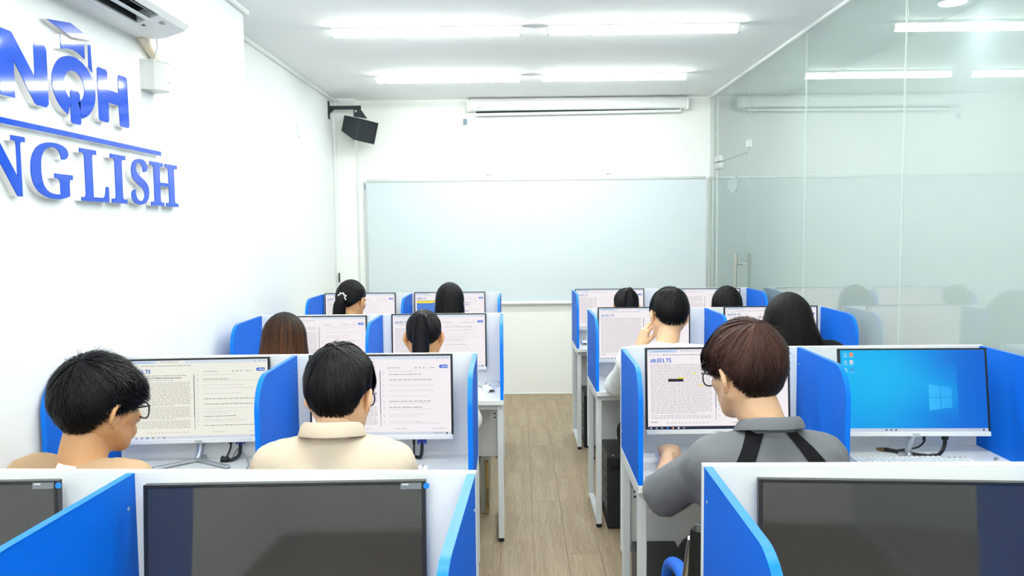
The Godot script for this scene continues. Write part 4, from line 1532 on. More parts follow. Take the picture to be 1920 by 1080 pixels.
func ribbon(mb: MB, pts: Array, nrm: Array, w: float, c0: Color, c1: Color) -> void:
	var base := mb.v.size()
	var N := pts.size()
	for i in N:
		var f: Vector3 = ((pts[mini(i + 1, N - 1)] as Vector3) - (pts[maxi(i - 1, 0)] as Vector3))
		var n: Vector3 = nrm[i]
		var s := f.cross(n).normalized()
		var u := float(i) / (N - 1)
		var ww := w * (0.55 + 0.45 * sin(PI * minf(u * 1.3, 1.0))) if u < 0.77 else w * (1.0 - u) / 0.23 * 0.55 + 0.0002
		mb.col = c0.lerp(c1, u)
		mb.vert(pts[i] - s * ww, (n - s * 0.55).normalized())
		mb.vert(pts[i] + s * ww, (n + s * 0.55).normalized())
	for i in N - 1:
		var a := base + i * 2
		mb.idx.append_array([a, a + 2, a + 1, a + 1, a + 2, a + 3])

# short hair growing from a whorl; st: top, nape, edge table, whorl dir, count, length, color
func hair_short(st: Dictionary, rg: RandomNumberGenerator) -> Array:
	var pole: Vector3 = (st.whorl as Vector3).normalized()
	var e1 := pole.cross(Vector3.BACK if absf(pole.z) < 0.95 else Vector3.UP).normalized()
	var e2 := pole.cross(e1)
	var K := 72
	var lim := PackedFloat32Array()
	for k in K:
		var ph := TAU * k / K
		var th := 0.25
		while th < 3.0:
			var d := pole * cos(th) + (e1 * cos(ph) + e2 * sin(ph)) * sin(th)
			if el_of(d) < table(st.edge, az_of(d)): break
			th += 0.02
		lim.append(th)
	var sm := PackedFloat32Array()
	for k in K: sm.append((lim[(k + K - 1) % K] + 2.0 * lim[k] + lim[(k + 1) % K]) / 4.0)
	var point := func(th: float, ph: float, off: float) -> Vector3:
		var d := pole * cos(th) + (e1 * cos(ph) + e2 * sin(ph)) * sin(th)
		return CRANIUM_AT + d * (scalp_r(d) + thick(st, d) + off)
	var limit := func(ph: float) -> float:
		var x := fposmod(ph, TAU) / TAU * K
		var i := int(x) % K
		return lerpf(sm[i], sm[(i + 1) % K], x - floorf(x))
	var base := MB.new()
	var rows := []
	var cols := []
	for i in 23:
		var row := []
		var crow := []
		for k in K:
			var ph := TAU * k / K
			var u := minf(i / 21.0, 1.0)
			var L: float = sm[k]
			var p: Vector3 = point.call(maxf(u * L, 0.001), ph, -0.004)
			if i >= 21:
				var d := (p - CRANIUM_AT).normalized()
				p = CRANIUM_AT + d * (scalp_r(d) + (0.003 if i == 21 else -0.006))
			row.append(p)
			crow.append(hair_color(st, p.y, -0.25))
		rows.append(row)
		cols.append(crow)
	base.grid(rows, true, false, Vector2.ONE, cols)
	var mb := MB.new()
	var locks := []
	for i in 160: locks.append([rg.randf_range(-0.22, 0.22), rg.randf_range(-0.004, 0.004), rg.randf_range(-0.2, 0.35)])
	for s in int(st.count):
		var ph := rg.randf() * TAU
		var L: float = limit.call(ph)
		var t0 := L * pow(rg.randf(), 0.75)
		var ln: float = st.length * rg.randf_range(0.55, 1.15)
		var lk: Array = locks[int(ph / TAU * 40) + 40 * (rg.randi() % 4)]
		var t1 := minf(t0 + ln, L + rg.randf_range(-0.03, st.get("over", 0.05)))
		if t1 - t0 < 0.08: continue
		var pts := []
		var nr := []
		var N := 6
		var curve: float = (lk[0] + rg.randf_range(-0.12, 0.12)) * st.get("wild", 1.0) + st.get("sweep", 0.0)
		var off: float = lk[1] + rg.randf_range(-0.004, 0.002)
		var lift: float = rg.randf_range(0.0, st.get("lift", 0.006))
		for i in N:
			var u := float(i) / (N - 1)
			var p: Vector3 = point.call(lerpf(t0, t1, u), ph + curve * u, off + lift * u * u)
			pts.append(p)
			nr.append((p - CRANIUM_AT - Vector3(0, 0.0, 0)).normalized())
		var j: float = lk[2] * 1.6 + rg.randf_range(-0.3, 0.6)
		ribbon(mb, pts, nr, st.get("width", 0.0014), hair_color(st, pts[0].y, j), hair_color(st, pts[-1].y, j))
	# a few loose hairs that stand off
	for s in int(st.get("stray", 0)):
		var ph := rg.randf() * TAU
		var t0 := rg.randf_range(0.0, 0.9)
		var pts := []
		var nr := []
		for i in 5:
			var u := i / 4.0
			var p: Vector3 = point.call(t0 + 0.35 * u, ph + 0.3 * u, 0.02 * u)
			pts.append(p); nr.append((p - CRANIUM_AT).normalized())
		ribbon(mb, pts, nr, 0.0005, st.color, st.color)
	return [base, mb]

# long hair: over the head from the crown, then straight down as a curtain
func hair_long(st: Dictionary, rg: RandomNumberGenerator) -> Array:
	var drop: float = st.drop
	var flare: float = st.get("flare", 0.02)
	var wave: float = st.get("wave", 0.0)
	var point := func(az: float, s: float, off: float) -> Vector3:
		var a := deg_to_rad(az)
		var h := Vector3(sin(a), 0, -cos(a))
		if s < 0.4:
			var th := s / 0.4 * 1.62
			var d := (Vector3(0, 1, 0.12).normalized() * cos(th) + h * sin(th)).normalized()
			return CRANIUM_AT + d * (scalp_r(d) + lerpf(st.top, st.side, smoothstep(0.3, 1.5, th)) + off)
		var u := (s - 0.4) / 0.6
		var d0 := (Vector3(0, 1, 0.12).normalized() * cos(1.62) + h * sin(1.62)).normalized()
		var p: Vector3 = CRANIUM_AT + d0 * (scalp_r(d0) + st.side)
		var r := Vector2(p.x, p.z - CRANIUM_AT.z)
		var rl := r.length() + flare * u + off * (1.0 + u) + wave * sin(u * 9.0 + az * 0.11) * u
		var hd := r.normalized()
		var squash := 1.0 - 0.22 * u if hd.y > 0 else 1.0
		return Vector3(hd.x * rl, p.y - drop * u, CRANIUM_AT.z + hd.y * rl * squash)
	var base := MB.new()
	var rows := []
	var cols := []
	for i in 25:
		var row := []
		var crow := []
		for k in 49:
			var az := lerpf(62.0, 298.0, k / 48.0)
			var p: Vector3 = point.call(az, i / 24.0, -0.006)
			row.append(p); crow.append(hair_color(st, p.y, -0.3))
		rows.append(row); cols.append(crow)
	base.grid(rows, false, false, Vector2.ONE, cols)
	var inner := []
	var icols := []
	for i in range(24, 5, -1):
		var row := []
		var crow := []
		for k in 49:
			var az := lerpf(66.0, 294.0, k / 48.0)
			var p: Vector3 = point.call(az, i / 24.0, -0.02)
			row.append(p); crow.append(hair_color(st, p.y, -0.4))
		inner.append(row); icols.append(crow)
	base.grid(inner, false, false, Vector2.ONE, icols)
	# the part of the crown above the forehead
	rows = []
	cols = []
	for i in 9:
		var row := []
		var crow := []
		for k in 25:
			var az := lerpf(-64.0, 64.0, k / 24.0)
			var p: Vector3 = point.call(az, i / 8.0 * 0.30, -0.006)
			row.append(p); crow.append(hair_color(st, p.y, -0.3))
		rows.append(row); cols.append(crow)
	base.grid(rows, false, false, Vector2.ONE, cols)
	var mb := MB.new()
	for s in int(st.count):
		var az := rg.randf_range(-180.0, 180.0)
		var s0 := pow(rg.randf(), 1.6) * 0.55
		var s1 := minf(s0 + rg.randf_range(0.45, 1.0), rg.randf_range(0.9, 1.02))
		var pts := []
		var nr := []
		var N := 10
		var off := rg.randf_range(-0.006, 0.003)
		var j := rg.randf_range(-0.35, 0.5)
		var drift := rg.randf_range(-6.0, 6.0)
		var w2: float = rg.randf_range(-1.0, 1.0) * st.get("fray", 0.004)
		for i in N:
			var u := float(i) / (N - 1)
			var ss := lerpf(s0, s1, u)
			var a := az + drift * u
			if absf(a) < 70.0: a = lerpf(a, signf(a) * (70.0 + absf(az) * 0.12), smoothstep(0.16, 0.38, ss))
			if absf(a) < 66.0 and ss > 0.33: ss = 0.33
			var p: Vector3 = point.call(a, ss, off + w2 * u * u)
			pts.append(p)
			var nn := (p - CRANIUM_AT)
			if p.y < CRANIUM_AT.y: nn.y = 0
			nr.append(nn.normalized())
		ribbon(mb, pts, nr, st.get("width", 0.0016), hair_color(st, pts[0].y, j), hair_color(st, pts[-1].y, j))
	return [base, mb]

# hair drawn back to a tie, with a hanging tail
func hair_tail(st: Dictionary, rg: RandomNumberGenerator) -> Array:
	var tie: Vector3 = (st.tie as Vector3).normalized()
	var s2 := st.duplicate()
	s2.whorl = tie
	s2.count = 0
	s2.length = 1.0
	var cap: Array = hair_short(s2, rg)
	var mb := MB.new()
	var rad := func(d: Vector3, off: float) -> Vector3:
		return CRANIUM_AT + d * (scalp_r(d) + thick(st, d) + off)
	for s in int(st.count):
		var az := rg.randf_range(-180.0, 180.0)
		var el0 := table(st.edge, absf(az))
		var el := rg.randf_range(el0 - 1.0, 85.0) if rg.randf() < 0.6 else el0 + rg.randf_range(-2.0, 3.0)
		var a := deg_to_rad(az)
		var e := deg_to_rad(el)
		var d0 := Vector3(sin(a) * cos(e), sin(e), -cos(a) * cos(e))
		if d0.angle_to(tie) < 0.15 or d0.angle_to(tie) > 3.0: continue
		var pts := []
		var nr := []
		var off := rg.randf_range(-0.003, 0.002)
		var bulge: float = st.get("loose", 0.004) * rg.randf()
		for i in 9:
			var u := i / 8.0
			var d := d0.slerp(tie, u * 0.97)
			var p: Vector3 = rad.call(d, off + bulge * sin(PI * u) + (0.004 if u > 0.9 else 0.0))
			pts.append(p); nr.append(d)
		var j := rg.randf_range(-0.35, 0.6)
		ribbon(mb, pts, nr, 0.0015, hair_color(st, pts[0].y, j), hair_color(st, pts[-1].y, j))
	# tail: centre line and radius
	var root: Vector3 = rad.call(tie, 0.0)
	var line := bezier([root - tie * 0.01, root + tie * 0.022, root + tie * 0.03 + Vector3(0, -0.045, 0.004), root + Vector3(0, -st.tail * 0.55, 0.025), root + Vector3(st.get("lean", 0.0), -st.tail, 0.03)], 16)
	var tb := MB.new()
	var rr := []
	for i in 17:
		var u := i / 16.0
		rr.append(st.tail_r * (0.45 + 0.75 * smoothstep(0.0, 0.4, u)) * (1.0 - 0.75 * smoothstep(0.65, 1.0, u)))
	tb.col = hair_color(st, 0.0, -0.3)
	tb.tube(line, rr, 14)
	for s in int(st.count * 0.55):
		var an := rg.randf() * TAU
		var u0 := rg.randf_range(0.0, 0.35)
		var u1 := rg.randf_range(0.75, 1.0)
		var pts := []
		var nr := []
		var k := rg.randf_range(0.8, 1.12)
		for i in 9:
			var u := lerpf(u0, u1, i / 8.0) * 16.0
			var b := mini(int(u), 15)
			var c: Vector3 = (line[b] as Vector3).lerp(line[b + 1], u - b)
			var f: Vector3 = ((line[b + 1] as Vector3) - (line[b] as Vector3)).normalized()
			var x: Vector3 = f.cross(Vector3.RIGHT).normalized()
			var n: Vector3 = x * cos(an) + f.cross(x) * sin(an)
			pts.append(c + n * lerpf(rr[b], rr[b + 1], u - b) * k)
			nr.append(n)
		var j := rg.randf_range(-0.35, 0.6)
		ribbon(mb, pts, nr, 0.0015, hair_color(st, 0.0, j), hair_color(st, -0.1, j))
	var tail := MB.new()
	tail.append(tb, Transform3D.IDENTITY)
	cap[0].append(tail, Transform3D.IDENTITY)
	return [cap[0], mb, root + tie * 0.012, tie]

# ---------------------------------------------------------------- people
# o: head (centre), yaw/pitch/roll of the head in degrees, sh (shoulder middle), sw (half width), hip, hair style, skin, shirt ...
func person(o: Dictionary) -> Node3D:
	var rg := RandomNumberGenerator.new()
	rg.seed = hash(o.label)
	var head: Vector3 = o.head
	var sh: Vector3 = o.sh
	var sw: float = o.sw
	var big: bool = o.get("near", false)
	var hip: Vector3 = o.get("hip", Vector3(sh.x, 0.53, sh.z + 0.12))
	var base := Vector3(hip.x, 0, hip.z)
	var t := thing("person", o.label, "person", base, 0.0, "people at the computers")
	head -= base; sh -= base; hip -= base
	var turn := Basis(Vector3.UP, deg_to_rad(o.get("body", 0.0)))
	var X := turn.x
	var SL := sh - X * sw + Vector3(0, o.get("dl", 0.0), 0)
	var SR := sh + X * sw + Vector3(0, o.get("dr", 0.0), 0)
	var desk: float = o.desk     # distance of the desk's front edge
	var tab := -desk - base.z    # its local z
	var EL: Vector3 = o.elbow_l - base if o.has("elbow_l") else SL + Vector3(-0.07, -0.235, -0.10)
	var ER: Vector3 = o.elbow_r - base if o.has("elbow_r") else SR + Vector3(0.07, -0.235, -0.10)
	var WL: Vector3 = o.wrist_l - base if o.has("wrist_l") else Vector3(sh.x - 0.13, 0.785, tab - 0.04)
	var WR: Vector3 = o.wrist_r - base if o.has("wrist_r") else Vector3(sh.x + 0.13, 0.785, tab - 0.04)
	var HB := Basis(Vector3.UP, deg_to_rad(o.get("yaw", 0.0))) * Basis(Vector3.RIGHT, -deg_to_rad(o.get("pitch", 0.0))) * Basis(Vector3.BACK, deg_to_rad(o.get("roll", 0.0)))
	var HT2 := Transform3D(HB.scaled(Vector3.ONE * o.get("scale", 1.0)), head)
	var skin: Color = o.skin
	var neck0 := Vector3(sh.x, sh.y + 0.015, sh.z + 0.005)
	var neck1 := HT2 * Vector3(0, -0.06, 0.028)
	var nr: float = o.get("neck", 0.054)
	# skin: neck, trunk, arms, legs, then the finer head and hands in the same mesh
	var f := Field.new()
	f.k = 0.03
	f.cap(neck0, neck1, nr + 0.006, nr - 0.002)
	f.cap(SL * 0.9 + sh * 0.1, SR * 0.9 + sh * 0.1, 0.045, 0.045)
	f.cap(sh + Vector3(0, -0.09, -0.02), hip + Vector3(0, 0.1, -0.02), 0.07, 0.07)
	for a in [[SL, EL, WL], [SR, ER, WR]]:
		f.cap(a[0], a[1], 0.044, 0.037)
		f.cap(a[1], a[2], 0.037, 0.024)
	var mb := f.net(0.014 if big else 0.018)
	if head_mb == null: head_mb = head_shape()
	mb.append(head_mb, HT2)
	for s in 2:
		var W: Vector3 = WL if s == 0 else WR
		var E: Vector3 = EL if s == 0 else ER
		var hk: String = o.get("hand_l" if s == 0 else "hand_r", "rest")
		if not hands.has(hk): hands[hk] = hand_shape({"rest": 0.35, "mouse": 0.5, "cheek": 0.55}[hk], 0.6 if hk != "cheek" else 0.9)
		var hm: MB = hands[hk] if s == 0 else mirrored(hands[hk])
		var hb: Basis
		var key := "hand_basis_l" if s == 0 else "hand_basis_r"
		if o.has(key): hb = o[key]
		else:
			var fw := W - E
			fw.y *= 0.25
			hb = Basis.looking_at(fw.normalized(), Vector3.UP)
		mb.append(hm, Transform3D(hb, W))
	for i in mb.c.size(): mb.c[i] = mb.c[i] * skin
	part("body", mb, M.skin, t)
	for s in [-1, 1]:
		var ey := MB.new()
		ey.ball(HT2 * Vector3(s * 0.031, 0.0, -0.083), Vector3.ONE * 0.011, 12, 8)
		var eye := part("eye", ey, M.label_white, t)
		var ir := MB.new()
		ir.ball(HT2 * Vector3(s * 0.031, -0.001, -0.0895), Vector3.ONE * 0.0062, 10, 6)
		part("iris", ir, M.dark, eye)
	# shirt
	var S := Field.new()
	S.k = 0.05
	var g: float = o.get("girth", 0.108)
	S.cap(SL, SR, 0.060, 0.060)
	S.cap(sh + Vector3(0, 0.012, 0.008), SL * 0.62 + sh * 0.38 + Vector3(0, 0.005, 0), 0.052, 0.052)
	S.cap(sh + Vector3(0, 0.012, 0.008), SR * 0.62 + sh * 0.38 + Vector3(0, 0.005, 0), 0.052, 0.052)
	for s in [-1, 1]:
		var c0: Vector3 = sh + X * s * sw * 0.46 + Vector3(0, -0.10, 0.0)
		var c1: Vector3 = hip + X * s * 0.075 + Vector3(0, 0.02, 0)
		S.cap(c0, c1, g, g + 0.006)
	var long: bool = o.get("long", true)
	for a in [[SL, EL, WL], [SR, ER, WR]]:
		var A: Vector3 = a[0]
		var E: Vector3 = a[1]
		var dir := (E - A).normalized()
		if long:
			S.cap(A, E, 0.058, 0.050)
			var d2: Vector3 = (a[2] - E).normalized()
			S.cap(E, a[2], 0.048, 0.036, d2, d2.dot(a[2]) - 0.006)
		else:
			S.cap(A, E + dir * 0.02, 0.060, o.get("sleeve_r", 0.062), dir, dir.dot(A + (E - A) * o.get("sleeve", 0.72)))
	var cloth := S.net(0.012 if big else 0.018)
	if big:
		var nz := FastNoiseLite.new()
		nz.seed = rg.randi()
		nz.frequency = 1.0
		for i in cloth.v.size():
			var p := cloth.v[i]
			var fold := 1.0 - absf(nz.get_noise_3d(p.x * 9.0 + p.y * 4.0, p.y * 5.0, p.z * 7.0)) * 2.0
			var away := smoothstep(0.05, 0.16, Vector2(p.x - sh.x, p.y - sh.y).length())
			cloth.v[i] = p + cloth.n[i] * (0.0045 * fold * away)
		cloth.renormal()
	var shirt := part("shirt", cloth, o.cloth, t)
	# neckline or collar ring
	var K := 40
	var ring := []
	for row in o.get("collar", [[0.0, 0.0], [0.004, 0.012], [0.010, 0.012], [0.012, -0.002]]):
		var pts := []
		for k in K:
			var an := TAU * k / K
			var rx: float = nr + 0.016 + row[0]
			var p: Vector3 = neck0 + turn * Vector3(sin(an) * rx * 1.06, o.get("collar_y", 0.03) + row[1] - o.get("scoop", 0.03) * (0.5 - 0.5 * cos(an)) * -1.0 * (-1.0 if false else 1.0) * 0.0, cos(an) * rx)
			# falls towards the chest in front (an = PI) 
			p.y -= o.get("scoop", 0.045) * pow(0.5 - 0.5 * cos(an), 1.3)
			p += (neck1 - neck0).normalized() * 0.0
			pts.append(p)
		ring.append(pts)
	var cm := MB.new()
	cm.grid(ring, true)
	var irow := []
	for pts in ring:
		var q := []
		for p in pts: q.append(p)
		irow.append(q)
	part("collar", cm, o.get("collar_mat", o.cloth), shirt)
	# trousers and shoes
	var P := Field.new()
	P.k = 0.05
	for s in [-1, 1]:
		var H: Vector3 = hip + X * s * 0.085 + Vector3(0, 0.01, 0)
		var Kn: Vector3 = hip + X * s * 0.13 + Vector3(0, 0.02, -0.40) + (o.get("knee", Vector3.ZERO) if s < 0 else Vector3.ZERO)
		var An := Vector3(Kn.x, 0.09, Kn.z + 0.03)
		P.cap(H, Kn, 0.088, 0.062)
		P.cap(Kn, An, 0.060, 0.048, Vector3.DOWN, -0.075)
		var sm := MB.new()
		sm.ball(Vector3(Kn.x, 0.035, Kn.z - 0.035), Vector3(0.045, 0.036, 0.125), 16, 10)
		sm.box(Vector3(Kn.x, 0.009, Kn.z - 0.035), Vector3(0.085, 0.018, 0.24), 0.006)
		part("shoe", sm, M.label_white if o.get("white_shoes", false) else M.dark, t)
	P.cap(hip + X * -0.06 + Vector3(0, 0.04, 0.0), hip + X * 0.06 + Vector3(0, 0.04, 0.0), 0.105, 0.105)
	part("trousers", P.net(0.018), o.get("legs", M.cloth_black), t)
	# hair
	var st: Dictionary = o.hair
	var hs: Array
	if st.kind == "short": hs = hair_short(st, rg)
	elif st.kind == "long": hs = hair_long(st, rg)
	else: hs = hair_tail(st, rg)
	var cap := MB.new()
	cap.append(hs[0], HT2)
	var hp := part("hair", cap, M.hair, t)
	var sm2 := MB.new()
	sm2.append(hs[1], HT2)
	var strands := part("hair_strands", sm2, M.hair, hp)
	strands.set_meta("kind", "stuff")
	if st.kind == "tail":
		var tm := MB.new()
		if st.has("beads"):
			var ax: Vector3 = hs[3]
			var e1 := ax.cross(Vector3.UP).normalized()
			var e2 := ax.cross(e1)
			for k in 16:
				var an := TAU * k / 16.0
				tm.ball(HT2 * (hs[2] + (e1 * cos(an) + e2 * sin(an)) * (0.022 + 0.006 * (k % 2)) + ax * 0.004 * (k % 3)), Vector3.ONE * 0.0062, 8, 6)
			part("hair_tie", tm, M.label_white, hp, "pale beaded hair tie")
		else:
			var ax: Vector3 = hs[3]
			var e1 := ax.cross(Vector3.RIGHT).normalized()
			var e2 := ax.cross(e1)
			var pts := []
			for k in 17:
				var an := TAU * k / 16.0
				pts.append(HT2 * (hs[2] + (e1 * cos(an) + e2 * sin(an)) * st.tail_r * 0.62))
			tm.tube(pts, 0.0035, 8, false)
			part("hair_tie", tm, M.tie, hp, "thin pale hair tie")
	# spectacles
	if o.get("glasses", false):
		var gm := MB.new()
		for s in [-1, 1]:
			gm.tube([HT2 * Vector3(s * 0.082, -0.004, 0.012), HT2 * Vector3(s * 0.083, 0.006, -0.01), HT2 * Vector3(s * 0.079, 0.006, -0.06), HT2 * Vector3(s * 0.071, 0.006, -0.101)], 0.0024, 6)
			var rim := []
			for k in 21:
				var an := TAU * k / 20.0
				var c := Vector2(cos(an), sin(an))
				c = Vector2(signf(c.x) * pow(absf(c.x), 0.75), signf(c.y) * pow(absf(c.y), 0.75))
				rim.append(HT2 * Vector3(s * 0.037 + c.x * 0.031, -0.010 + c.y * 0.023, -0.106 + absf(s * 0.037 + c.x * 0.031) * 0.07))
			gm.tube(rim, 0.0022, 6, false)
		gm.tube([HT2 * Vector3(-0.008, -0.004, -0.106), HT2 * Vector3(0.008, -0.004, -0.106)], 0.002, 6)
		part("spectacles", gm, M.frame_black, t)
	t.set_meta("field", 0)
	t.remove_meta("field")
	last_shirt = S
	last_base = base
	last_shirt_node = shirt
	last_neck = neck0
	return t

var last_shirt: Field
var last_base: Vector3
var last_shirt_node: Node
var last_neck: Vector3

# a strip of cloth laid on the back of the last shirt; the edges are given as (x, y) in the room, seen from behind
func patch(called: String, left: Array, right: Array, m: Material, lift: float, label := "") -> MB:
	var rows := []
	var n := 18
	var under := []
	for i in n + 1:
		var u := float(i) / n
		var row := []
		for k in 7:
			var a := _along(left, u)
			var b := _along(right, u)
			var q := a.lerp(b, k / 6.0)
			var p := last_shirt.hit(Vector3(q.x - last_base.x, q.y, 0.6), Vector3(0, 0, -1))
			while p.z < -0.16:
				q.y -= 0.004
				p = last_shirt.hit(Vector3(q.x - last_base.x, q.y, 0.6), Vector3(0, 0, -1))
			row.append(p + Vector3(0, lift * 0.3, lift))
		rows.append(row)
	var mb := MB.new()
	mb.grid(rows, false, true)
	part(called, mb, m, last_shirt_node, label)
	return mb

func _along(l: Array, u: float) -> Vector2:
	var x := u * (l.size() - 1)
	var i := mini(int(x), l.size() - 2)
	return (l[i] as Vector2).lerp(l[i + 1], x - i)

func people() -> void:
	for c in [["cloth_tan", c8(188, 156, 124)], ["cloth_beige", c8(214, 197, 176)], ["cloth_grey", c8(112, 114, 118)], ["cloth_black", c8(20, 21, 24)], ["cloth_white", c8(240, 242, 238)], ["cloth_navy", c8(34, 42, 66)], ["cloth_jeans", c8(44, 54, 76)], ["cloth_pale_blue", c8(200, 212, 232)]]:
		var m := mat(c[0], c[1], 0.85, 0.0, 0.3)
		m.rim_enabled = true
		m.rim = 0.25
		m.rim_tint = 0.6
	mat("tie", c8(214, 200, 176), 0.6)
	mat("frame_black", c8(16, 17, 26), 0.25)
	var black := lin(15, 15, 17)
	var E_short := [[0, 26], [35, 14], [58, 2], [70, -16], [80, -6], [92, 5], [104, 3], [114, -8], [126, -34], [150, -46], [180, -50]]
	var E_fem := [[0, 34], [40, 26], [65, 8], [82, -8], [100, -6], [118, -24], [150, -40], [180, -44]]
	var tan_skin := lin(206, 154, 108)
	var fair := lin(222, 178, 142)
	var fold_collar := [[-0.006, -0.01], [-0.008, 0.030], [-0.006, 0.040], [0.001, 0.042], [0.008, 0.036], [0.015, 0.020], [0.020, 0.004], [0.018, 0.002]]
	# third row, wall side
	person({"label": "person in a tan t-shirt with black hair and glasses, head turned to the right", "scale": 1.06, "head": at(-1.202, 1.117, 2.23), "yaw": -31.0, "pitch": 6.0, "roll": -3.0, "sh": at(-1.235, 0.915, 2.17), "sw": 0.155, "desk": 2.52, "near": true, "long": false, "body": -12.0, "neck": 0.062,
		"skin": tan_skin, "cloth": M.cloth_tan, "legs": M.cloth_jeans, "glasses": true, "collar_y": 0.022, "scoop": 0.03, "collar": [[0.004, -0.004], [0.006, 0.008], [0.011, 0.009], [0.022, -0.006], [0.024, -0.012]],
		"hair": {"kind": "short", "whorl": Vector3(0.1, 0.85, 0.5), "thick": [[-60, 0.006], [-30, 0.012], [0, 0.022], [30, 0.029], [60, 0.032], [90, 0.034]], "fringe": 0.014, "edge": [[0, 8], [35, 2], [58, -2], [70, -14], [80, 0], [92, 8], [104, 6], [114, -10], [126, -36], [150, -48], [180, -52]], "count": 9000, "length": 0.75, "over": 0.12, "lift": 0.010, "wild": 1.4, "stray": 70, "color": black}})
	var tb := MB.new()
	patch("neck_label", [Vector2(-1.262, 0.985), Vector2(-1.262, 0.955)], [Vector2(-1.205, 0.979), Vector2(-1.205, 0.949)], M.label_white, 0.012, "white care label sticking out of the neckline")
	var o1 := text("CVC", 0.012, 0.0006)
	var om := part("label_print", o1, M.ink, last_shirt_node)
	om.position = last_shirt.hit(Vector3(-1.232 - last_base.x, 0.967, 0.6), Vector3(0, 0, -1)) + Vector3(0, 0.004, 0.0145)
	om.rotation.z = -0.1
	person({"label": "person in a beige collared shirt with a black bowl-like haircut and glasses", "scale": 1.05, "head": at(-0.532, 1.126, 2.31), "yaw": -7.0, "pitch": 10.0, "roll": 0.0, "sh": at(-0.54, 0.992, 2.24), "sw": 0.165, "desk": 2.52, "near": true, "long": true, "neck": 0.056, "dl": -0.058, "dr": -0.058,
		"skin": fair, "cloth": M.cloth_beige, "legs": M.cloth_jeans, "glasses": true, "collar": fold_collar, "collar_y": 0.034, "scoop": 0.04,
		"hair": {"kind": "short", "whorl": Vector3(0.02, 0.9, 0.42), "thick": [[-60, 0.001], [-30, 0.005], [-5, 0.014], [20, 0.021], [50, 0.029], [90, 0.034]], "fringe": 0.01, "edge": [[0, 10], [35, 4], [58, 0], [70, -16], [80, -2], [92, 7], [104, 6], [114, -6], [126, -34], [150, -48], [180, -52]], "count": 9000, "length": 0.95, "over": 0.05, "lift": 0.004, "wild": 0.7, "stray": 40, "color": black}})
	patch("yoke_seam", [Vector2(-0.735, 0.918), Vector2(-0.65, 0.945), Vector2(-0.545, 0.949), Vector2(-0.44, 0.945), Vector2(-0.36, 0.918)], [Vector2(-0.735, 0.916), Vector2(-0.65, 0.943), Vector2(-0.545, 0.947), Vector2(-0.44, 0.943), Vector2(-0.36, 0.916)], M.seam, 0.0012)
	# third row, glass side
	person({"label": "person in a grey polo shirt with black shoulder stripes and reddish-brown hair", "scale": 1.06, "head": at(0.655, 1.184, 2.31), "yaw": 25.0, "pitch": 8.0, "roll": 2.0, "sh": at(0.70, 0.995, 2.235), "sw": 0.165, "desk": 2.61, "near": true, "long": false, "sleeve": 1.0, "sleeve_r": 0.069, "neck": 0.058, "dl": -0.05, "dr": -0.055, "body": 8.0, "hip": at(0.70, 0.53, 2.13),
		"elbow_l": at(0.43, 0.785, 2.42), "wrist_l": at(0.523, 0.797, 2.82), "hand_l": "mouse", "elbow_r": at(0.93, 0.78, 2.42),
		"skin": fair, "cloth": M.cloth_grey, "legs": M.cloth_black, "glasses": true, "collar": [[-0.006, -0.01], [-0.008, 0.022], [-0.006, 0.033], [0.001, 0.036], [0.008, 0.031], [0.015, 0.018], [0.020, 0.006], [0.018, 0.004]], "collar_y": 0.044, "scoop": 0.05, "girth": 0.115,
		"hair": {"kind": "short", "whorl": Vector3(-0.06, 0.88, 0.45), "thick": [[-60, 0.004], [-30, 0.012], [0, 0.020], [25, 0.028], [55, 0.034], [90, 0.036]], "fringe": 0.02, "edge": [[0, 6], [35, 0], [58, -4], [70, -18], [80, -2], [92, 6], [104, 4], [114, -12], [126, -38], [150, -50], [180, -56]], "count": 10000, "length": 0.85, "over": 0.10, "lift": 0.006, "wild": 1.1, "stray": 60, "color": lin(62, 38, 31), "tip": lin(24, 18, 18), "tip_from": 0.06, "tip_to": -0.05}})
	patch("shoulder_stripe", [Vector2(0.632, 1.05), Vector2(0.600, 1.0), Vector2(0.568, 0.95), Vector2(0.520, 0.86)], [Vector2(0.672, 1.045), Vector2(0.648, 1.0), Vector2(0.622, 0.95), Vector2(0.585, 0.86)], M.cloth_black, 0.003, "black stripe down the back")
	patch("shoulder_stripe", [Vector2(0.728, 1.045), Vector2(0.762, 1.0), Vector2(0.795, 0.95), Vector2(0.835, 0.86)], [Vector2(0.765, 1.04), Vector2(0.806, 1.0), Vector2(0.848, 0.95), Vector2(0.90, 0.86)], M.cloth_black, 0.003, "black stripe down the back")
	# second row
	person({"label": "person with long straight hair turning brown at the ends, wall side", "head": at(-1.125, 1.090, 3.76), "pitch": 12.0, "sh": at(-1.125, 0.925, 3.68), "sw": 0.14, "desk": 3.98, "skin": fair, "cloth": M.cloth_white, "legs": M.cloth_jeans,
		"hair": {"kind": "long", "top": 0.022, "side": 0.024, "drop": 0.34, "flare": 0.045, "count": 4200, "color": lin(18, 16, 17), "tip": lin(108, 66, 38), "tip_from": 0.03, "tip_to": -0.2}})
	person({"label": "person with a high black ponytail in a white top, second row by the aisle", "head": at(-0.460, 1.106, 3.76), "pitch": 14.0, "sh": at(-0.460, 0.935, 3.68), "sw": 0.14, "desk": 3.98, "skin": tan_skin, "cloth": M.cloth_white, "legs": M.cloth_jeans, "neck": 0.05,
		"hair": {"kind": "tail", "tie": Vector3(0, 0.55, 0.85), "thick": [[-60, 0.005], [0, 0.009], [90, 0.010]], "edge": E_fem, "count": 3200, "tail": 0.27, "tail_r": 0.030, "color": black}})
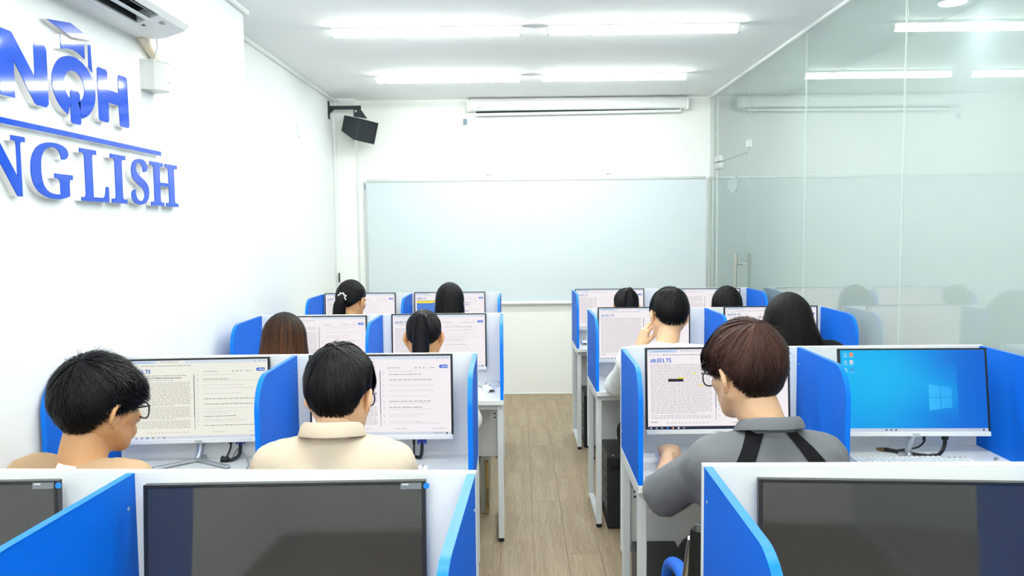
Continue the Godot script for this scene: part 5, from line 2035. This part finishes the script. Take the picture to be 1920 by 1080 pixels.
	person({"label": "person in a white long-sleeved top with short black hair, hand at the cheek", "head": at(0.728, 1.178, 3.92), "yaw": 9.0, "pitch": 14.0, "roll": -6.0, "sh": at(0.70, 1.0, 3.84), "sw": 0.165, "desk": 4.17, "skin": fair, "cloth": M.cloth_white, "legs": M.cloth_black, "near": true, "dl": -0.035, "dr": -0.03,
		"elbow_l": at(0.50, 0.795, 4.12), "wrist_l": at(0.607, 1.005, 4.04), "hand_l": "cheek", "hand_basis_l": Basis.looking_at(Vector3(0.30, 0.93, -0.10), Vector3(-0.8, 0.25, 0.35)), "collar_y": 0.026, "scoop": 0.02,
		"hair": {"kind": "short", "whorl": Vector3(0.05, 0.86, 0.5), "thick": [[-60, 0.002], [-25, 0.008], [0, 0.014], [25, 0.020], [55, 0.026], [90, 0.028]], "edge": E_short, "count": 5000, "length": 0.6, "over": 0.05, "lift": 0.007, "wild": 1.2, "stray": 20, "color": black}})
	person({"label": "person in a black top with long wavy black hair beside the glass wall", "head": at(1.295, 1.152, 3.85), "yaw": -14.0, "pitch": 10.0, "sh": at(1.33, 1.0, 3.78), "sw": 0.15, "desk": 4.17, "skin": fair, "cloth": M.cloth_black, "legs": M.cloth_black,
		"hair": {"kind": "long", "top": 0.026, "side": 0.032, "drop": 0.30, "flare": 0.10, "wave": 0.014, "fray": 0.02, "count": 4600, "color": lin(19, 17, 17)}})
	# first row
	person({"label": "person with a low black ponytail in a beaded tie, far wall side", "head": at(-1.112, 1.155, 5.22), "yaw": -22.0, "pitch": 12.0, "sh": at(-1.125, 0.98, 5.14), "sw": 0.14, "desk": 5.49, "skin": tan_skin, "cloth": M.cloth_pale_blue, "legs": M.cloth_jeans, "neck": 0.05, "scale": 1.02,
		"hair": {"kind": "tail", "tie": Vector3(0.12, -0.12, 1.0), "thick": [[-60, 0.012], [90, 0.018]], "edge": E_fem, "count": 2600, "tail": 0.22, "tail_r": 0.030, "color": black, "beads": 1}})
	person({"label": "person with straight black shoulder hair before the blue-marked page", "head": at(-0.465, 1.133, 5.22), "pitch": 14.0, "sh": at(-0.465, 0.95, 5.14), "sw": 0.14, "desk": 5.49, "skin": fair, "cloth": M.cloth_navy, "legs": M.cloth_jeans,
		"hair": {"kind": "long", "top": 0.020, "side": 0.016, "drop": 0.30, "flare": 0.006, "count": 2600, "color": black}})
	person({"label": "person with a small high ponytail at the far desk next to the aisle", "head": at(0.720, 1.075, 5.42), "pitch": 10.0, "sh": at(0.720, 0.90, 5.34), "sw": 0.14, "desk": 5.71, "skin": fair, "cloth": M.cloth_navy, "legs": M.cloth_jeans, "neck": 0.05,
		"hair": {"kind": "tail", "tie": Vector3(0.10, 0.72, 0.7), "thick": [[-60, 0.008], [90, 0.014]], "edge": E_fem, "count": 2200, "tail": 0.24, "tail_r": 0.030, "color": black}})
	person({"label": "person with straight dark hair at the far desk nearest the glass door", "head": at(1.403, 1.080, 5.42), "pitch": 10.0, "sh": at(1.403, 0.90, 5.34), "sw": 0.14, "desk": 5.71, "skin": fair, "cloth": M.cloth_white, "legs": M.cloth_jeans,
		"hair": {"kind": "long", "top": 0.020, "side": 0.022, "drop": 0.30, "flare": 0.03, "count": 2600, "color": lin(18, 17, 19)}})
